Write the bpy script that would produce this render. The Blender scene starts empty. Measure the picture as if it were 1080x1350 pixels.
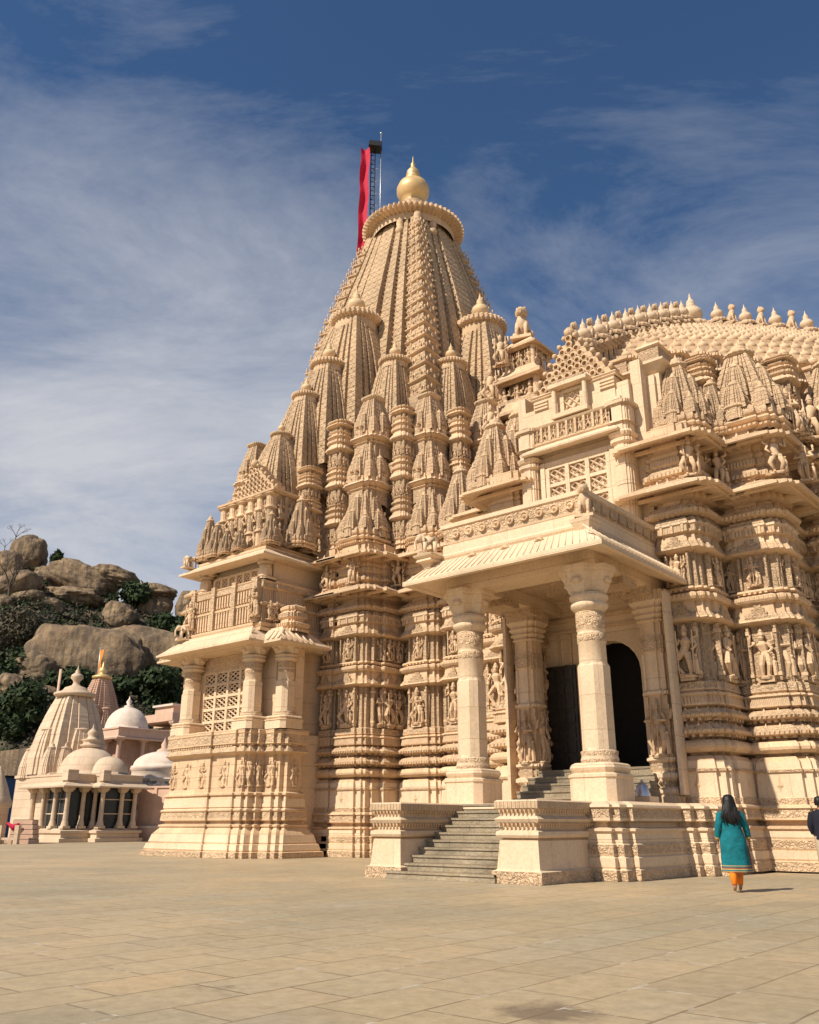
import bpy, math, random
from mathutils import Vector, Matrix, noise
R=math.radians
random.seed(7)
C=bpy.context.scene.collection
# ---------------------------------------------------------------- camera frame (used to turn picture estimates into real positions)
A=R(40.2); TH=R(19.75); CAM=(29.7,-35.5,1.15); F=1150.0
FW=(-math.sin(A),math.cos(A)); RT=(math.cos(A),math.sin(A))
def at(px,py,D):
    """point seen at photo pixel px,py at horizontal forward distance D"""
    a=(px-540)/F; v=(675-py)/F
    f=math.cos(TH)-math.sin(TH)*v; up=math.sin(TH)+math.cos(TH)*v; t=D/f
    return Vector((CAM[0]+FW[0]*D+RT[0]*a*t, CAM[1]+FW[1]*D+RT[1]*a*t, CAM[2]+up*t))
# ---------------------------------------------------------------- materials
def nodes(name):
    m=bpy.data.materials.new(name); m.use_nodes=True
    nt=m.node_tree; nt.nodes.clear()
    o=nt.nodes.new('ShaderNodeOutputMaterial'); b=nt.nodes.new('ShaderNodeBsdfPrincipled')
    nt.links.new(b.outputs[0],o.inputs[0]); return m,nt,b
def N(nt,t,**k):
    n=nt.nodes.new(t)
    for a,b in k.items():
        if a in ('inp',):
            for i,vv in b.items(): n.inputs[i].default_value=vv
        else: setattr(n,a,b)
    return n
def L(nt,a,b): nt.links.new(a,b)
def ramp(nt,fac,stops):
    r=N(nt,'ShaderNodeValToRGB'); L(nt,fac,r.inputs[0]); e=r.color_ramp.elements
    while len(e)<len(stops): e.new(.5)
    for i,(p,c) in enumerate(stops): e[i].position=p; e[i].color=(*c,1) if len(c)==3 else c
    return r
def mix(nt,fac,a,b,mode='MIX'):
    m=N(nt,'ShaderNodeMix',data_type='RGBA',blend_type=mode)
    if isinstance(fac,(int,float)): m.inputs[0].default_value=fac
    else: L(nt,fac,m.inputs[0])
    for s,i in ((a,6),(b,7)):
        if isinstance(s,tuple): m.inputs[i].default_value=(*s,1)
        else: L(nt,s,m.inputs[i])
    return m.outputs[2]
def math_(nt,op,a,b=None):
    m=N(nt,'ShaderNodeMath',operation=op)
    for s,i in ((a,0),(b,1)):
        if s is None: continue
        if isinstance(s,(int,float)): m.inputs[i].default_value=s
        else: L(nt,s,m.inputs[i])
    return m.outputs[0]
def stone(name,base,carve=0.0,cs=6.0,grain=.25,blocks=True,var=.12,rough=.8,stripes=0.0,lattice=0.0,stain=.25,bw=.9,bh=.42,c2=.86):
    m,nt,b=nodes(name)
    c2v=c2
    tc=N(nt,'ShaderNodeTexCoord').outputs['Object']
    sp=N(nt,'ShaderNodeSeparateXYZ'); L(nt,tc,sp.inputs[0])
    u=math_(nt,'ADD',sp.outputs[0],sp.outputs[1])
    cb=N(nt,'ShaderNodeCombineXYZ'); L(nt,u,cb.inputs[0]); L(nt,sp.outputs[2],cb.inputs[1])
    n1=N(nt,'ShaderNodeTexNoise',inp={'Scale':.55,'Detail':6.0,'Roughness':.65}); L(nt,tc,n1.inputs['Vector'])
    n2=N(nt,'ShaderNodeTexNoise',inp={'Scale':14.0,'Detail':5.0,'Roughness':.7}); L(nt,tc,n2.inputs['Vector'])
    d=tuple(c*(1-var*1.7) for c in base); l=tuple(min(.9,c*(1+var)) for c in base)
    c0=ramp(nt,n1.outputs[0],[(.3,d),(.7,l)]).outputs[0]
    warm=(base[0]*.92,base[1]*.74,base[2]*.52)
    n3=N(nt,'ShaderNodeTexNoise',inp={'Scale':2.3,'Detail':8.0,'Roughness':.7}); L(nt,tc,n3.inputs['Vector'])
    st=ramp(nt,n3.outputs[0],[(.52,(0,0,0)),(.75,(stain,)*3)]).outputs[0]
    c1=mix(nt,st,c0,warm)
    c2=mix(nt,.35,c1,ramp(nt,n2.outputs[0],[(.3,(.55,.55,.55)),(.7,(1.25,1.25,1.25))]).outputs[0],'MULTIPLY')
    ms=N(nt,'ShaderNodeMapping',inp={'Scale':(2.6,2.6,.22)}); L(nt,tc,ms.inputs[0])
    n4=N(nt,'ShaderNodeTexNoise',inp={'Scale':1.0,'Detail':7.0,'Roughness':.65}); L(nt,ms.outputs[0],n4.inputs['Vector'])
    c2=mix(nt,ramp(nt,n4.outputs[0],[(.55,(0,0,0)),(.75,(.42,.42,.42))]).outputs[0],c2,(base[0]*.50,base[1]*.47,base[2]*.46))
    h=math_(nt,'MULTIPLY',n2.outputs[0],grain)
    if blocks:
        br=N(nt,'ShaderNodeTexBrick',inp={'Scale':1.0,'Mortar Size':.004,'Brick Width':bw,'Row Height':bh,'Color1':(1,1,1,1),'Color2':(c2v,c2v*.985,c2v*.96,1),'Mortar':(.80,.75,.68,1)}); L(nt,cb.outputs[0],br.inputs['Vector'])
        c2=mix(nt,.85,c2,br.outputs['Color'],'MULTIPLY')
        h=math_(nt,'SUBTRACT',h,math_(nt,'MULTIPLY',br.outputs['Fac'],.3))
    if carve:
        nd=N(nt,'ShaderNodeTexNoise',inp={'Scale':cs*.55,'Detail':2.0}); L(nt,tc,nd.inputs['Vector'])
        dv=N(nt,'ShaderNodeVectorMath',operation='MULTIPLY_ADD'); L(nt,nd.outputs['Color'],dv.inputs[0]); dv.inputs[1].default_value=(1.9/cs,)*3; L(nt,tc,dv.inputs[2]); tv=dv.outputs[0]
        vo=N(nt,'ShaderNodeTexVoronoi',feature='F1',inp={'Scale':cs,'Randomness':.55}); L(nt,tv,vo.inputs['Vector'])
        v2=N(nt,'ShaderNodeTexVoronoi',feature='DISTANCE_TO_EDGE',inp={'Scale':cs*1.9,'Randomness':.8}); L(nt,tv,v2.inputs['Vector'])
        h=math_(nt,'SUBTRACT',h,math_(nt,'MULTIPLY',vo.outputs['Distance'],carve))
        h=math_(nt,'ADD',h,math_(nt,'MULTIPLY',math_(nt,'MINIMUM',v2.outputs['Distance'],.22),carve*1.5))
    if stripes:
        w=N(nt,'ShaderNodeTexWave',wave_type='BANDS',bands_direction='X',inp={'Scale':stripes,'Distortion':0.0}); L(nt,cb.outputs[0],w.inputs['Vector'])
        h=math_(nt,'ADD',h,math_(nt,'MULTIPLY',w.outputs['Fac'],.7))
    if lattice:
        cc=[]
        for sx in (1,-1):
            s=math_(nt,'ADD',math_(nt,'MULTIPLY',u,lattice*sx),math_(nt,'MULTIPLY',sp.outputs[2],lattice*.8))
            cc.append(math_(nt,'ABSOLUTE',math_(nt,'SINE',s)))
        h=math_(nt,'ADD',h,math_(nt,'MULTIPLY',math_(nt,'MINIMUM',cc[0],cc[1]),.75))
        rr=math_(nt,'ABSOLUTE',math_(nt,'SINE',math_(nt,'MULTIPLY',sp.outputs[2],lattice*.8*2)))
        h=math_(nt,'ADD',h,math_(nt,'MULTIPLY',rr,.35))
    bp=N(nt,'ShaderNodeBump',inp={'Strength':1.0,'Distance':.10 if carve>.3 else .06}); L(nt,h,bp.inputs['Height'])
    L(nt,c2,b.inputs['Base Color']); L(nt,bp.outputs[0],b.inputs['Normal'])
    b.inputs['Roughness'].default_value=rough
    b.inputs['Specular IOR Level'].default_value=.25
    return m
def plain(name,col,rough=.6,metal=0.0,ns=6,var=.15,bump=.2,bd=.02,sc=0):
    m,nt,b=nodes(name)
    tc=N(nt,'ShaderNodeTexCoord').outputs['Object']
    n=N(nt,'ShaderNodeTexNoise',inp={'Scale':float(ns),'Detail':5.0,'Roughness':.6}); L(nt,tc,n.inputs['Vector'])
    c=ramp(nt,n.outputs[0],[(.3,tuple(x*(1-var) for x in col)),(.7,tuple(x*(1+var) for x in col))])
    L(nt,c.outputs[0],b.inputs['Base Color'])
    bp=N(nt,'ShaderNodeBump',inp={'Strength':bump,'Distance':bd}); L(nt,n.outputs[0],bp.inputs['Height']); L(nt,bp.outputs[0],b.inputs['Normal'])
    b.inputs['Roughness'].default_value=rough; b.inputs['Metallic'].default_value=metal
    b.inputs['Specular IOR Level'].default_value=.3
    return m
SB=(.70,.50,.315)
M={}
M['stone']=stone('cream_sandstone',SB,carve=.12,cs=5)
M['smooth']=stone('dressed_sandstone',(.715,.545,.37),grain=.18,stain=.15,var=.08,bw=1.5,bh=.85,c2=.95)
M['carved']=stone('carved_sandstone',SB,carve=.7,cs=7.5,blocks=False)
M['fine']=stone('fine_carved_sandstone',SB,carve=.6,cs=13,blocks=False)
M['kuta']=stone('turret_sandstone',(.68,.485,.305),carve=.45,cs=9,lattice=0,blocks=False,var=.1)
M['spire']=stone('spire_sandstone',(.62,.44,.27),carve=.5,cs=7,lattice=8.0,blocks=False,var=.14)
M['fluted']=stone('fluted_sandstone',SB,stripes=3.2,blocks=False,carve=.1)
M['dentil']=stone('dentil_sandstone',SB,stripes=2.4,blocks=False)
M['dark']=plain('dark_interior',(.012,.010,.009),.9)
M['step']=stone('worn_step_stone',(.40,.33,.23),grain=.8,bw=.75,bh=.165,var=.3,stain=.5)
M['gold']=plain('gilded_metal',(.70,.49,.22),.45,.45,3,.1)
M['kalash']=plain('pale_gilded_stone',(.66,.45,.21),.45,.2,3,.1)
M['kalashs']=plain('pale_finial_stone',(.62,.45,.26),.6,0,3,.1)
M['bell']=plain('aluminium',(.55,.56,.58),.35,.9,9,.1)
MATS=list(M)
# ---------------------------------------------------------------- mesh builder
class MB:
    def __init__(s): s.v=[];s.f=[];s.m=[];s.mats=[];s.sm=[]
    def mi(s,mat):
        if mat not in s.mats: s.mats.append(mat)
        return s.mats.index(mat)
    def add(s,vs,fs,mat='stone',T=None,smooth=False):
        n=len(s.v); 
        if T is not None: vs=[T@Vector(v) for v in vs]
        s.v+= [tuple(v) for v in vs]; s.f+=[tuple(i+n for i in f) for f in fs]
        k=s.mi(mat); s.m+=[k]*len(fs); s.sm+=[smooth]*len(fs)
    def box(s,x0,y0,z0,x1,y1,z1,mat='stone',T=None):
        s.add([(x0,y0,z0),(x1,y0,z0),(x1,y1,z0),(x0,y1,z0),(x0,y0,z1),(x1,y0,z1),(x1,y1,z1),(x0,y1,z1)],
              [(3,2,1,0),(4,5,6,7),(0,1,5,4),(1,2,6,5),(2,3,7,6),(3,0,4,7)],mat,T)
    def rings(s,rs,mats=None,mat='stone',cap=True,bot=False,T=None,smooth=False):
        n=len(rs[0]); base=len(s.v)
        for r in rs:
            s.v+=[tuple(T@Vector(p)) if T is not None else tuple(p) for p in r]
        for k in range(len(rs)-1):
            mm=s.mi(mats[k] if mats and mats[k] else mat)
            for i in range(n):
                j=(i+1)%n
                s.f.append((base+k*n+i,base+k*n+j,base+(k+1)*n+j,base+(k+1)*n+i)); s.m.append(mm); s.sm.append(smooth)
        if cap: s.f.append(tuple(base+(len(rs)-1)*n+i for i in range(n))); s.m.append(s.mi(mat)); s.sm.append(False)
        if bot: s.f.append(tuple(base+i for i in reversed(range(n)))); s.m.append(s.mi(mat)); s.sm.append(False)
    def sweep(s,poly,prof,mat='stone',dz=0,cap=True,T=None):
        offs=miters(poly); rs=[];ms=[]
        for p in prof:
            o,z=p[0],p[1]; rs.append([(x+dx*o,y+dy*o,z+dz) for (x,y),(dx,dy) in zip(poly,offs)]); ms.append(p[2] if len(p)>2 else None)
        s.rings(rs,ms,mat,cap,T=T)
    def lathe(s,cx,cy,prof,n=16,mat='stone',rib=0,ribs=0,smooth=True,cap=False,T=None,sx=1,sy=1):
        rs=[];ms=[]
        for p in prof:
            r,z=p[0],p[1]; amp=p[3] if len(p)>3 else 0; ring=[]
            for i in range(n):
                a=2*math.pi*i/n; rr=r
                if ribs and amp: rr=r*(1-amp*(.5-.5*math.cos(a*ribs)))
                ring.append((cx+rr*math.cos(a)*sx,cy+rr*math.sin(a)*sy,z))
            rs.append(ring); ms.append(p[2] if len(p)>2 else None)
        s.rings(rs,ms,mat,cap,T=T,smooth=smooth)
    def tube(s,pts,rad,n=6,mat='stone',smooth=True,T=None,cap=True,flat=1.0):
        rs=[]; pts=[Vector(p) for p in pts]
        for i,p in enumerate(pts):
            t=(pts[min(i+1,len(pts)-1)]-pts[max(i-1,0)]); 
            if t.length<1e-6: t=Vector((0,0,1))
            t.normalize(); u=t.cross(Vector((0,1,0))); 
            if u.length<.1: u=t.cross(Vector((1,0,0)))
            u.normalize(); w=t.cross(u); r=rad[i] if isinstance(rad,(list,tuple)) else rad
            rs.append([p+u*(r*math.cos(2*math.pi*k/n))+w*(r*flat*math.sin(2*math.pi*k/n)) for k in range(n)])
        s.rings(rs,None,mat,cap,bot=cap,T=T,smooth=smooth)
    def ball(s,c,r,mat='stone',n=8,m=5,T=None,sz=1,sx=1,sy=1):
        pr=[]
        for k in range(m+1):
            a=-math.pi/2+math.pi*k/m; pr.append((max(1e-4,r*math.cos(a)),c[2]+r*sz*math.sin(a)))
        q=[]
        for rr,z in pr: q.append([(c[0]+rr*sx*math.cos(2*math.pi*i/n),c[1]+rr*sy*math.sin(2*math.pi*i/n),z) for i in range(n)])
        s.rings(q,None,mat,False,T=T,smooth=True)
    def mesh(s,name,flat=False):
        me=bpy.data.meshes.new(name); me.from_pydata(s.v,[],s.f)
        for k in s.mats: me.materials.append(M[k] if isinstance(k,str) else k)
        me.polygons.foreach_set('material_index',s.m); me.polygons.foreach_set('use_smooth',s.sm)
        me.update(); return me
    def build(s,name,parent=None,org=(0,0,0)):
        if org!=(0,0,0) or (parent and parent.get('_org')):
            o=org if org!=(0,0,0) else parent['_org']
            s.v=[(x-o[0],y-o[1],z-o[2]) for x,y,z in s.v]
        ob=bpy.data.objects.new(name,s.mesh(name)); C.objects.link(ob)
        if parent: ob.parent=parent
        return ob
def miters(poly):
    n=len(poly); out=[]
    area=sum(poly[i][0]*poly[(i+1)%n][1]-poly[(i+1)%n][0]*poly[i][1] for i in range(n)); sg=1 if area>0 else -1
    for i in range(n):
        a=Vector(poly[i-1]);b=Vector(poly[i]);c=Vector(poly[(i+1)%n])
        e1=(b-a).normalized();e2=(c-b).normalized()
        n1=Vector((e1.y,-e1.x))*sg;n2=Vector((e2.y,-e2.x))*sg
        d=1+n1.dot(n2)
        m=(n1+n2)/max(d,.35); out.append((m.x,m.y))
    return out
def empty(name,loc,label=None,cat=None,group=None):
    o=bpy.data.objects.new(name,None); C.objects.link(o); o.location=loc; o.empty_display_size=.2
    if label: tag(o,label,cat,group)
    return o
def tag(o,label=None,cat=None,group=None,kind=None):
    if label: o['label']=label
    if cat: o['category']=cat
    if group: o['group']=group
    if kind: o['kind']=kind
    return o
def inst(me,name,parent,loc,scale=(1,1,1),rz=0):
    o=bpy.data.objects.new(name,me); C.objects.link(o); o.parent=parent; o.location=loc
    o.scale=scale if isinstance(scale,(tuple,list)) else (scale,)*3; o.rotation_euler=(0,0,rz); return o
def rathas(cx,cy,hx,hy,d=.14,a=.45,b=.74):
    q=[(a*hx,hy),(a*hx,hy-d),(b*hx,hy-d),(b*hx,hy-2*d),(hx-2*d,hy-2*d),(hx-2*d,b*hy),(hx-d,b*hy),(hx-d,a*hy),(hx,a*hy)]
    pts=[]
    # clockwise quadrant -> build CCW
    Q1=list(reversed(q))                       # from +x axis to +y axis
    Q2=[(-x,y) for x,y in q]; Q3=[(-x,-y) for x,y in Q1]; Q4=[(x,-y) for x,y in q]
    for Q in (Q1,Q2,Q3,Q4): pts+=Q
    return [(cx+x,cy+y) for x,y in pts]
def edges_vis(poly):
    n=len(poly)
    for i in range(n):
        a=Vector(poly[i]);b=Vector(poly[(i+1)%n]);e=(b-a); l=e.length
        if l<.05: continue
        e/=l; nn=Vector((e.y,-e.x))
        if nn.y<-.5 or nn.x>.5: yield a,b,e,nn,l
# ---------------------------------------------------------------- wall mouldings (offset, height, material of the band above)
BASE=[(.50,0,'carved'),(.50,.22),(.44,.25),(.46,.29,'smooth'),(.46,.47),(.40,.50),(.42,.54,'carved'),(.42,.74),(.36,.77),(.37,.80,'smooth'),(.34,.98),(.40,1.02),(.40,1.07),(.16,1.10),(.14,1.20),(.34,1.24),(.34,1.29,'carved'),(.31,1.50),(.36,1.53),(.34,1.58)]
WALL=BASE+[(.25,1.62,'carved'),(.25,1.78),(.22,1.80,'smooth'),(.20,2.42),(.25,2.44,'fine'),(.25,2.50),(.21,2.52,'smooth'),(.18,2.72),(.08,2.84),(-.08,2.87),(-.08,2.92,'smooth'),(.17,2.95),(.25,3.02),(.27,3.09),(.24,3.17),(.16,3.24),(-.10,3.27),(-.12,3.36),(.10,3.39),(.28,3.42,'dentil'),(.30,3.50,'carved'),(.12,3.66),(-.05,3.72),(-.08,3.80),(.24,3.85,'dentil'),(.28,3.92,'carved'),(.14,4.06),(-.02,4.12),(.16,4.17),(.16,4.22,'fluted'),(.13,4.42),(.19,4.45),(.17,4.50),(.05,4.53),(.11,4.58),(.11,4.62,'carved'),(.09,4.80),(-.03,4.84,'fine'),(-.08,6.46),(.14,6.50),(.22,6.55),(.20,6.60,'carved'),(.08,6.78),(.05,7.06),(.16,7.10),(.21,7.17,'dentil'),(.21,7.26),(-.02,7.36),(.13,7.42),(.11,7.48),(-.03,7.52,'fine'),(-.07,8.52),(.12,8.56),(.20,8.62,'carved'),(.07,8.86),(.03,9.08),(.13,9.12,'fluted'),(.13,9.30),(.17,9.34,'smooth'),(.17,9.40,'fine'),(.10,9.56),(-.06,9.60),(.24,9.66,'dentil'),(.28,9.76,'carved'),(.12,9.95),(-.06,10.0),(-.06,10.14),(.16,10.2),(.12,10.42),(.35,10.40,'smooth'),(.84,10.22),(.90,10.25),(.90,10.33),(.78,10.40,'carved'),(.40,10.60),(.24,10.68),(.05,10.70),(.05,10.86),(.20,10.90,'dentil'),(.22,11.0,'carved'),(.05,11.22),(.14,11.28,'fluted'),(.14,11.45),(.05,11.5),(.12,11.6),(.05,11.75),(.1,12.0),(.35,11.98,'smooth'),(.78,11.80),(.84,11.83),(.84,11.92),(.72,11.98,'carved'),(.34,12.18),(.14,12.26),(.05,12.3),(.05,12.6)]
# ---------------------------------------------------------------- small carved figures
def figure_mesh(k):
    rnd=random.Random(100+k); m=MB(); mt='stone'
    sw=rnd.choice((-1,1))*rnd.uniform(.03,.06)
    hip=(sw,0,.47); ch=(-sw*.4,-.01,.70); hd=(-sw*.2,-.03,.855)
    m.lathe(0,.0,[(.17,-.02),(.19,.02),(.14,.05)],8,mt,cap=True,sy=.7)
    kn=rnd.choice((0,.07,.12))
    m.tube([(sw*.6+.06,-.02,.46),(sw*.6+.08+kn*.3,-.07,.26),(.05+kn*.2,-.02,.05)],[.075,.055,.035],6,mt)
    m.tube([(sw*.6-.06,-.02,.46),(sw*.6-.08-kn,-.08,.26),(-.06,-.03,.05)],[.075,.055,.035],6,mt)
    m.tube([(0.07,-.06,.03),(.10,-.13,.04)],[.03,.025],5,mt); m.tube([(-.07,-.06,.03),(-.12,-.12,.04)],[.03,.025],5,mt)
    m.tube([(sw*.8,0,.42),hip,(sw*.3,0,.56),ch,(hd[0],0,.79)],[.09,.115,.08,.12,.045],8,mt,flat=.75)
    m.ball(hd,.062,mt,7,5,sz=1.15); m.lathe(hd[0],hd[1]+.01,[(.075,.89),(.07,.92),(.045,.96),(.05,.975),(.015,1.03)],7,mt,cap=True)
    for s in (1,-1):
        sh=(ch[0]+s*.13,-.01,.745); t=rnd.choice((0,1,2))
        el=[(sh[0]+s*.08,-.04,.60),(sh[0]+s*.12,-.03,.68),(sh[0]+s*.09,-.05,.62)][t]
        ha=[(sh[0]+s*.02,-.12,.50),(sh[0]+s*.09,-.07,.86),(sh[0]-s*.08,-.13,.62)][t]
        m.tube([sh,el,ha],[.04,.032,.03],5,mt)
        if rnd.random()<.6: m.tube([sh,(sh[0]+s*.11,.0,.78),(sh[0]+s*.10,.0,.93)],[.035,.028,.03],5,mt)
        if rnd.random()<.7: m.tube([(ha[0],ha[1],.06),(ha[0]+s*.02,ha[1]+.03,.9)],[.012,.016],4,mt)
    if rnd.random()<.7:
        m.tube([(.2,-.02,.04),(.2,-.04,.3),(.19,-.02,.36)],[.05,.045,.03],6,mt); m.ball((.2,-.04,.4),.035,mt,6,4)
    m.box(-.26,.03,-.02,.26,.07,.04,mt)
    return m.mesh('carved_figure')
FIG=[figure_mesh(k) for k in range(7)]
def fig_into(mb,k,loc,s,T0=None):
    me=FIG[k%7]; T=Matrix.Translation(loc)@(T0 or Matrix.Identity(4))@Matrix.Scale(s,4)
    mb.add([v.co for v in me.vertices],[tuple(p.vertices) for p in me.polygons],'stone',T,False)
def rot_for(nn): return Matrix.Rotation(math.atan2(nn.x,-nn.y),4,'Z')
NFIG=[0]
def decorate(mb,poly,parent,rnd,low=0,figs=True,dz=0,top=11.5):
    """dentils, niche frames, hoods and relief figures along every wall face that can be seen"""
    for a,b,e,nn,l in edges_vis(poly):
        def bx(u0,u1,n0,n1,z0,z1,mat='stone'):
            p=[(a+e*u0+nn*n1),(a+e*u1+nn*n1),(a+e*u1+nn*n0),(a+e*u0+nn*n0)]
            mb.add([(*q,z0+dz) for q in p]+[(*q,z1+dz) for q in p],[(3,2,1,0),(4,5,6,7),(0,1,5,4),(1,2,6,5),(2,3,7,6),(3,0,4,7)],mat)
        # dentil rows
        for z,h,o,w in ((3.33,.09,.17,.09),(3.76,.09,.15,.09),(4.46,.07,.12,.08),(7.36,.08,.12,.08),(9.60,.07,.15,.08),(10.82,.07,.13,.09)):
            if z<low or z>top: continue
            k=max(1,int(l/(w*1.9)))
            for i in range(k):
                u=(i+.5)*l/k; bx(u-w/2,u+w/2,-.05,o,z,z+h)
        # tooth cresting on ledges
        for z,o in ((3.55,.17),(3.97,.16),(6.64,.12),(8.72,.10),(9.86,.12),(10.5,.5),(11.08,.12),(12.1,.45)):
            if z<low or z>12.2 or (z>top and z<12): continue
            k=max(1,int((l+.1)/.33))
            for i in range(k):
                u=(i+.5)*l/k; w=.10; c=a+e*u+nn*o
                p=[c-e*w-nn*.06,c+e*w-nn*.06,c+e*w+nn*.05,c-e*w+nn*.05]; t=c-nn*.05
                mb.add([(*q,z-.1+dz) for q in p]+[(t.x,t.y,z+.19+dz)],[(0,1,4),(1,2,4),(2,3,4),(3,0,4)],'stone')
        if l<.3: continue
        if 4.8>=low:
            # diamond rosettes on the plinth block, leaf points below
            if l>.5:
                k=max(1,int(l/1.0))
                for i in range(k):
                    u=(i+.5)*l/k; c=a+e*u+nn*.2
                    for (w,h,zc) in ((.13,.2,2.1),(.07,.30,2.1)):
                        q=[c-e*w,c+e*w]; mb.add([(*(c+nn*.05),zc+dz),(*(c-e*w),zc+dz),(c.x,c.y,zc+h+dz),(*(c+e*w),zc+dz),(c.x,c.y,zc-h+dz)],[(0,2,1),(0,3,2),(0,4,3),(0,1,4)],'stone')
            k=max(1,round(l/.62)); w=l/k
            for i in range(k+1):
                if l>.4: bx(i*w-.035,i*w+.035,-.08,.07,4.88,6.45,'fine'); bx(i*w-.05,i*w+.05,-.08,.10,5.0,5.1); bx(i*w-.05,i*w+.05,-.08,.10,6.2,6.3)
            for i in range(k):
                u=(i+.5)*w
                if w<.32: continue
                c=a+e*u
                hh=w*.46
                # hood: stepped pointed canopy with side lobes
                for j in range(4): bx(u-hh*(1-j*.24),u+hh*(1-j*.24),-.02,.2-.035*j,6.56+j*.12,6.68+j*.12,'fine')
                for j in range(3): bx(u-hh*(.9-j*.26),u+hh*(.9-j*.26),-.02,.17-.035*j,8.63+j*.12,8.75+j*.12,'fine')
                if figs:
                    s=1.42 if w>.45 else 1.25; s*=rnd.uniform(.94,1.04)
                    T=rot_for(nn)@Matrix.Diagonal((min(1,w/.52),1,1,1))
                    fig_into(mb,rnd.randrange(7),(c.x+nn.x*.06,c.y+nn.y*.06,4.95+dz),s,T)
                    fig_into(mb,rnd.randrange(7),(c.x+nn.x*.04,c.y+nn.y*.04,7.6+dz),.88,T)
                bx(u-w*.3,u+w*.3,-.02,.16,4.84,4.95)
            for i in range(k+1):
                if l>.4: bx(i*w-.03,i*w+.03,-.08,.06,7.54,8.5,'fine')
            # bracketed frieze panels
            kk=max(1,round(l/.4))
            for i in range(kk+1): 
                if l>.4: bx(i*l/kk-.035,i*l/kk+.035,0,.17,9.1,9.36)
# ---------------------------------------------------------------- spire family
def uplan(a=1.0):
    """quadrant stepped plan of half width 1, karna + recess + two bands + centre"""
    q=[(1.06,0.0),(1.06,.20),(.90,.205),(.90,.275),(1.02,.28),(1.02,.44),(.88,.445),(.88,.515),(1.0,.52),(1.0,.65),(.86,.655),(.86,.725),(.985,.73),(.99,.99)]
    full=q+[(y,x) for x,y in reversed(q[:-1])]
    pts=[]
    for x,y in full[:-1]: pts.append((x,y))
    out=[]
    for k in range(4):
        c,s=round(math.cos(k*math.pi/2)),round(math.sin(k*math.pi/2))
        out+=[(c*x-s*y,s*x+c*y) for x,y in pts]
    return out
UP=uplan()
UPS=[]
for k in range(4):
    c,s=round(math.cos(k*math.pi/2)),round(math.sin(k*math.pi/2))
    q=[(1.06,-.24),(1.06,.24),(.97,.25),(.97,.30),(1.0,.31),(1.0,.60),(.92,.61),(.92,.70),(.94,.71),(.94,.94),(.71,.94),(.70,.92),(.61,.92),(.60,1.0),(.31,1.0),(.30,.97),(.25,.97)]
    UPS+=[(c*x-s*y,s*x+c*y) for x,y in q]
def spire(mb,cx,cy,tab,course=.25,plan=UPS,mat='spire',depth=.018):
    """tab: list of (z, half width); horizontal courses give the ridged look"""
    z0,z1=tab[0][0],tab[-1][0]; n=max(4,int((z1-z0)/course)); rs=[]
    def aw(z):
        for (za,wa),(zb,wb) in zip(tab,tab[1:]):
            if z<=zb+1e-6: 
                t=(z-za)/(zb-za); return wa+(wb-wa)*t
        return tab[-1][1]
    for k in range(n):
        za=z0+(z1-z0)*k/n; zb=z0+(z1-z0)*(k+1)/n
        for z,s in ((za,1+depth),(za+(zb-za)*.62,1+depth),(za+(zb-za)*.68,1-depth),(zb-.002,1-depth)):
            w=aw(z)*s; rs.append([(cx+x*w,cy+y*w,z) for x,y in plan])
    mb.rings(rs,None,mat,True)
    return aw
def curve(z0,z1,a0,a1,p=1.7,n=10,bulge=0.0):
    return [(z0+(z1-z0)*k/n, a0-(a0-a1)*(k/n)**p+bulge*math.sin(math.pi*min(1,k/n*2))*a0) for k in range(n+1)]
def amalaka(mb,cx,cy,z,r,h,ribs=28,mat='stone'):
    """ribbed disc: recessed neck, toothed overhanging rim, shallow dome on top"""
    n=ribs*4; pr=[(r*.80,z-h*1.6,0),(r*.80,z-h*.6,0),(r*.84,z-h*.52,.12),(r*.95,z-h*.42,.12),(r*.995,z-h*.25,.07),(r,z+h*.12,.055),(r*.96,z+h*.3,.05),(r*.84,z+h*.42,.02),(r*.6,z+h*.55,0),(r*.55,z+h*.75,0),(r*.3,z+h*.95,0),(.01,z+h,0)]
    rs=[]
    for rr,zz,amp in pr:
        rs.append([(cx+rr*(1-(amp if (i%4) in (2,3) else 0))*math.cos(2*math.pi*i/n),cy+rr*(1-(amp if (i%4) in (2,3) else 0))*math.sin(2*math.pi*i/n),zz) for i in range(n)])
    mb.rings(rs,None,mat,False)
def kalasha(mb,cx,cy,z,r,mat='smooth',top=None):
    t=top or mat
    mb.lathe(cx,cy,[(r*.5,z),(r*.62,z+r*.1),(r*.45,z+r*.2),(r*.75,z+r*.42),(r*.98,z+r*.8),(r,z+r*1.05),(r*.88,z+r*1.4),(r*.6,z+r*1.66),(r*.42,z+r*1.74,t),(r*.52,z+r*1.8,t),(r*.5,z+r*1.86,t),(r*.33,z+r*1.95,t),(r*.42,z+r*2.2,t),(r*.36,z+r*2.42,t),(r*.16,z+r*2.7,t),(r*.09,z+r*3.05,t),(.005,z+r*3.4,t)],18,mat)
def beads(mb,cx,cy,aw,z0,z1,pos,size,step,mat='stone'):
    n=int((z1-z0)/step)
    for k in range(n):
        z=z0+(k+.5)*step; w=aw(z)
        for (x,y) in pos:
            px,py=cx+x*w,cy+y*w; s=size
            mb.add([(px-s,py-s,z),(px+s,py-s,z),(px+s,py+s,z),(px-s,py+s,z),(px,py,z+step*.42),(px,py,z-step*.42)],[(0,1,4),(1,2,4),(2,3,4),(3,0,4),(1,0,5),(2,1,5),(3,2,5),(0,3,5)],mat)
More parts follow.
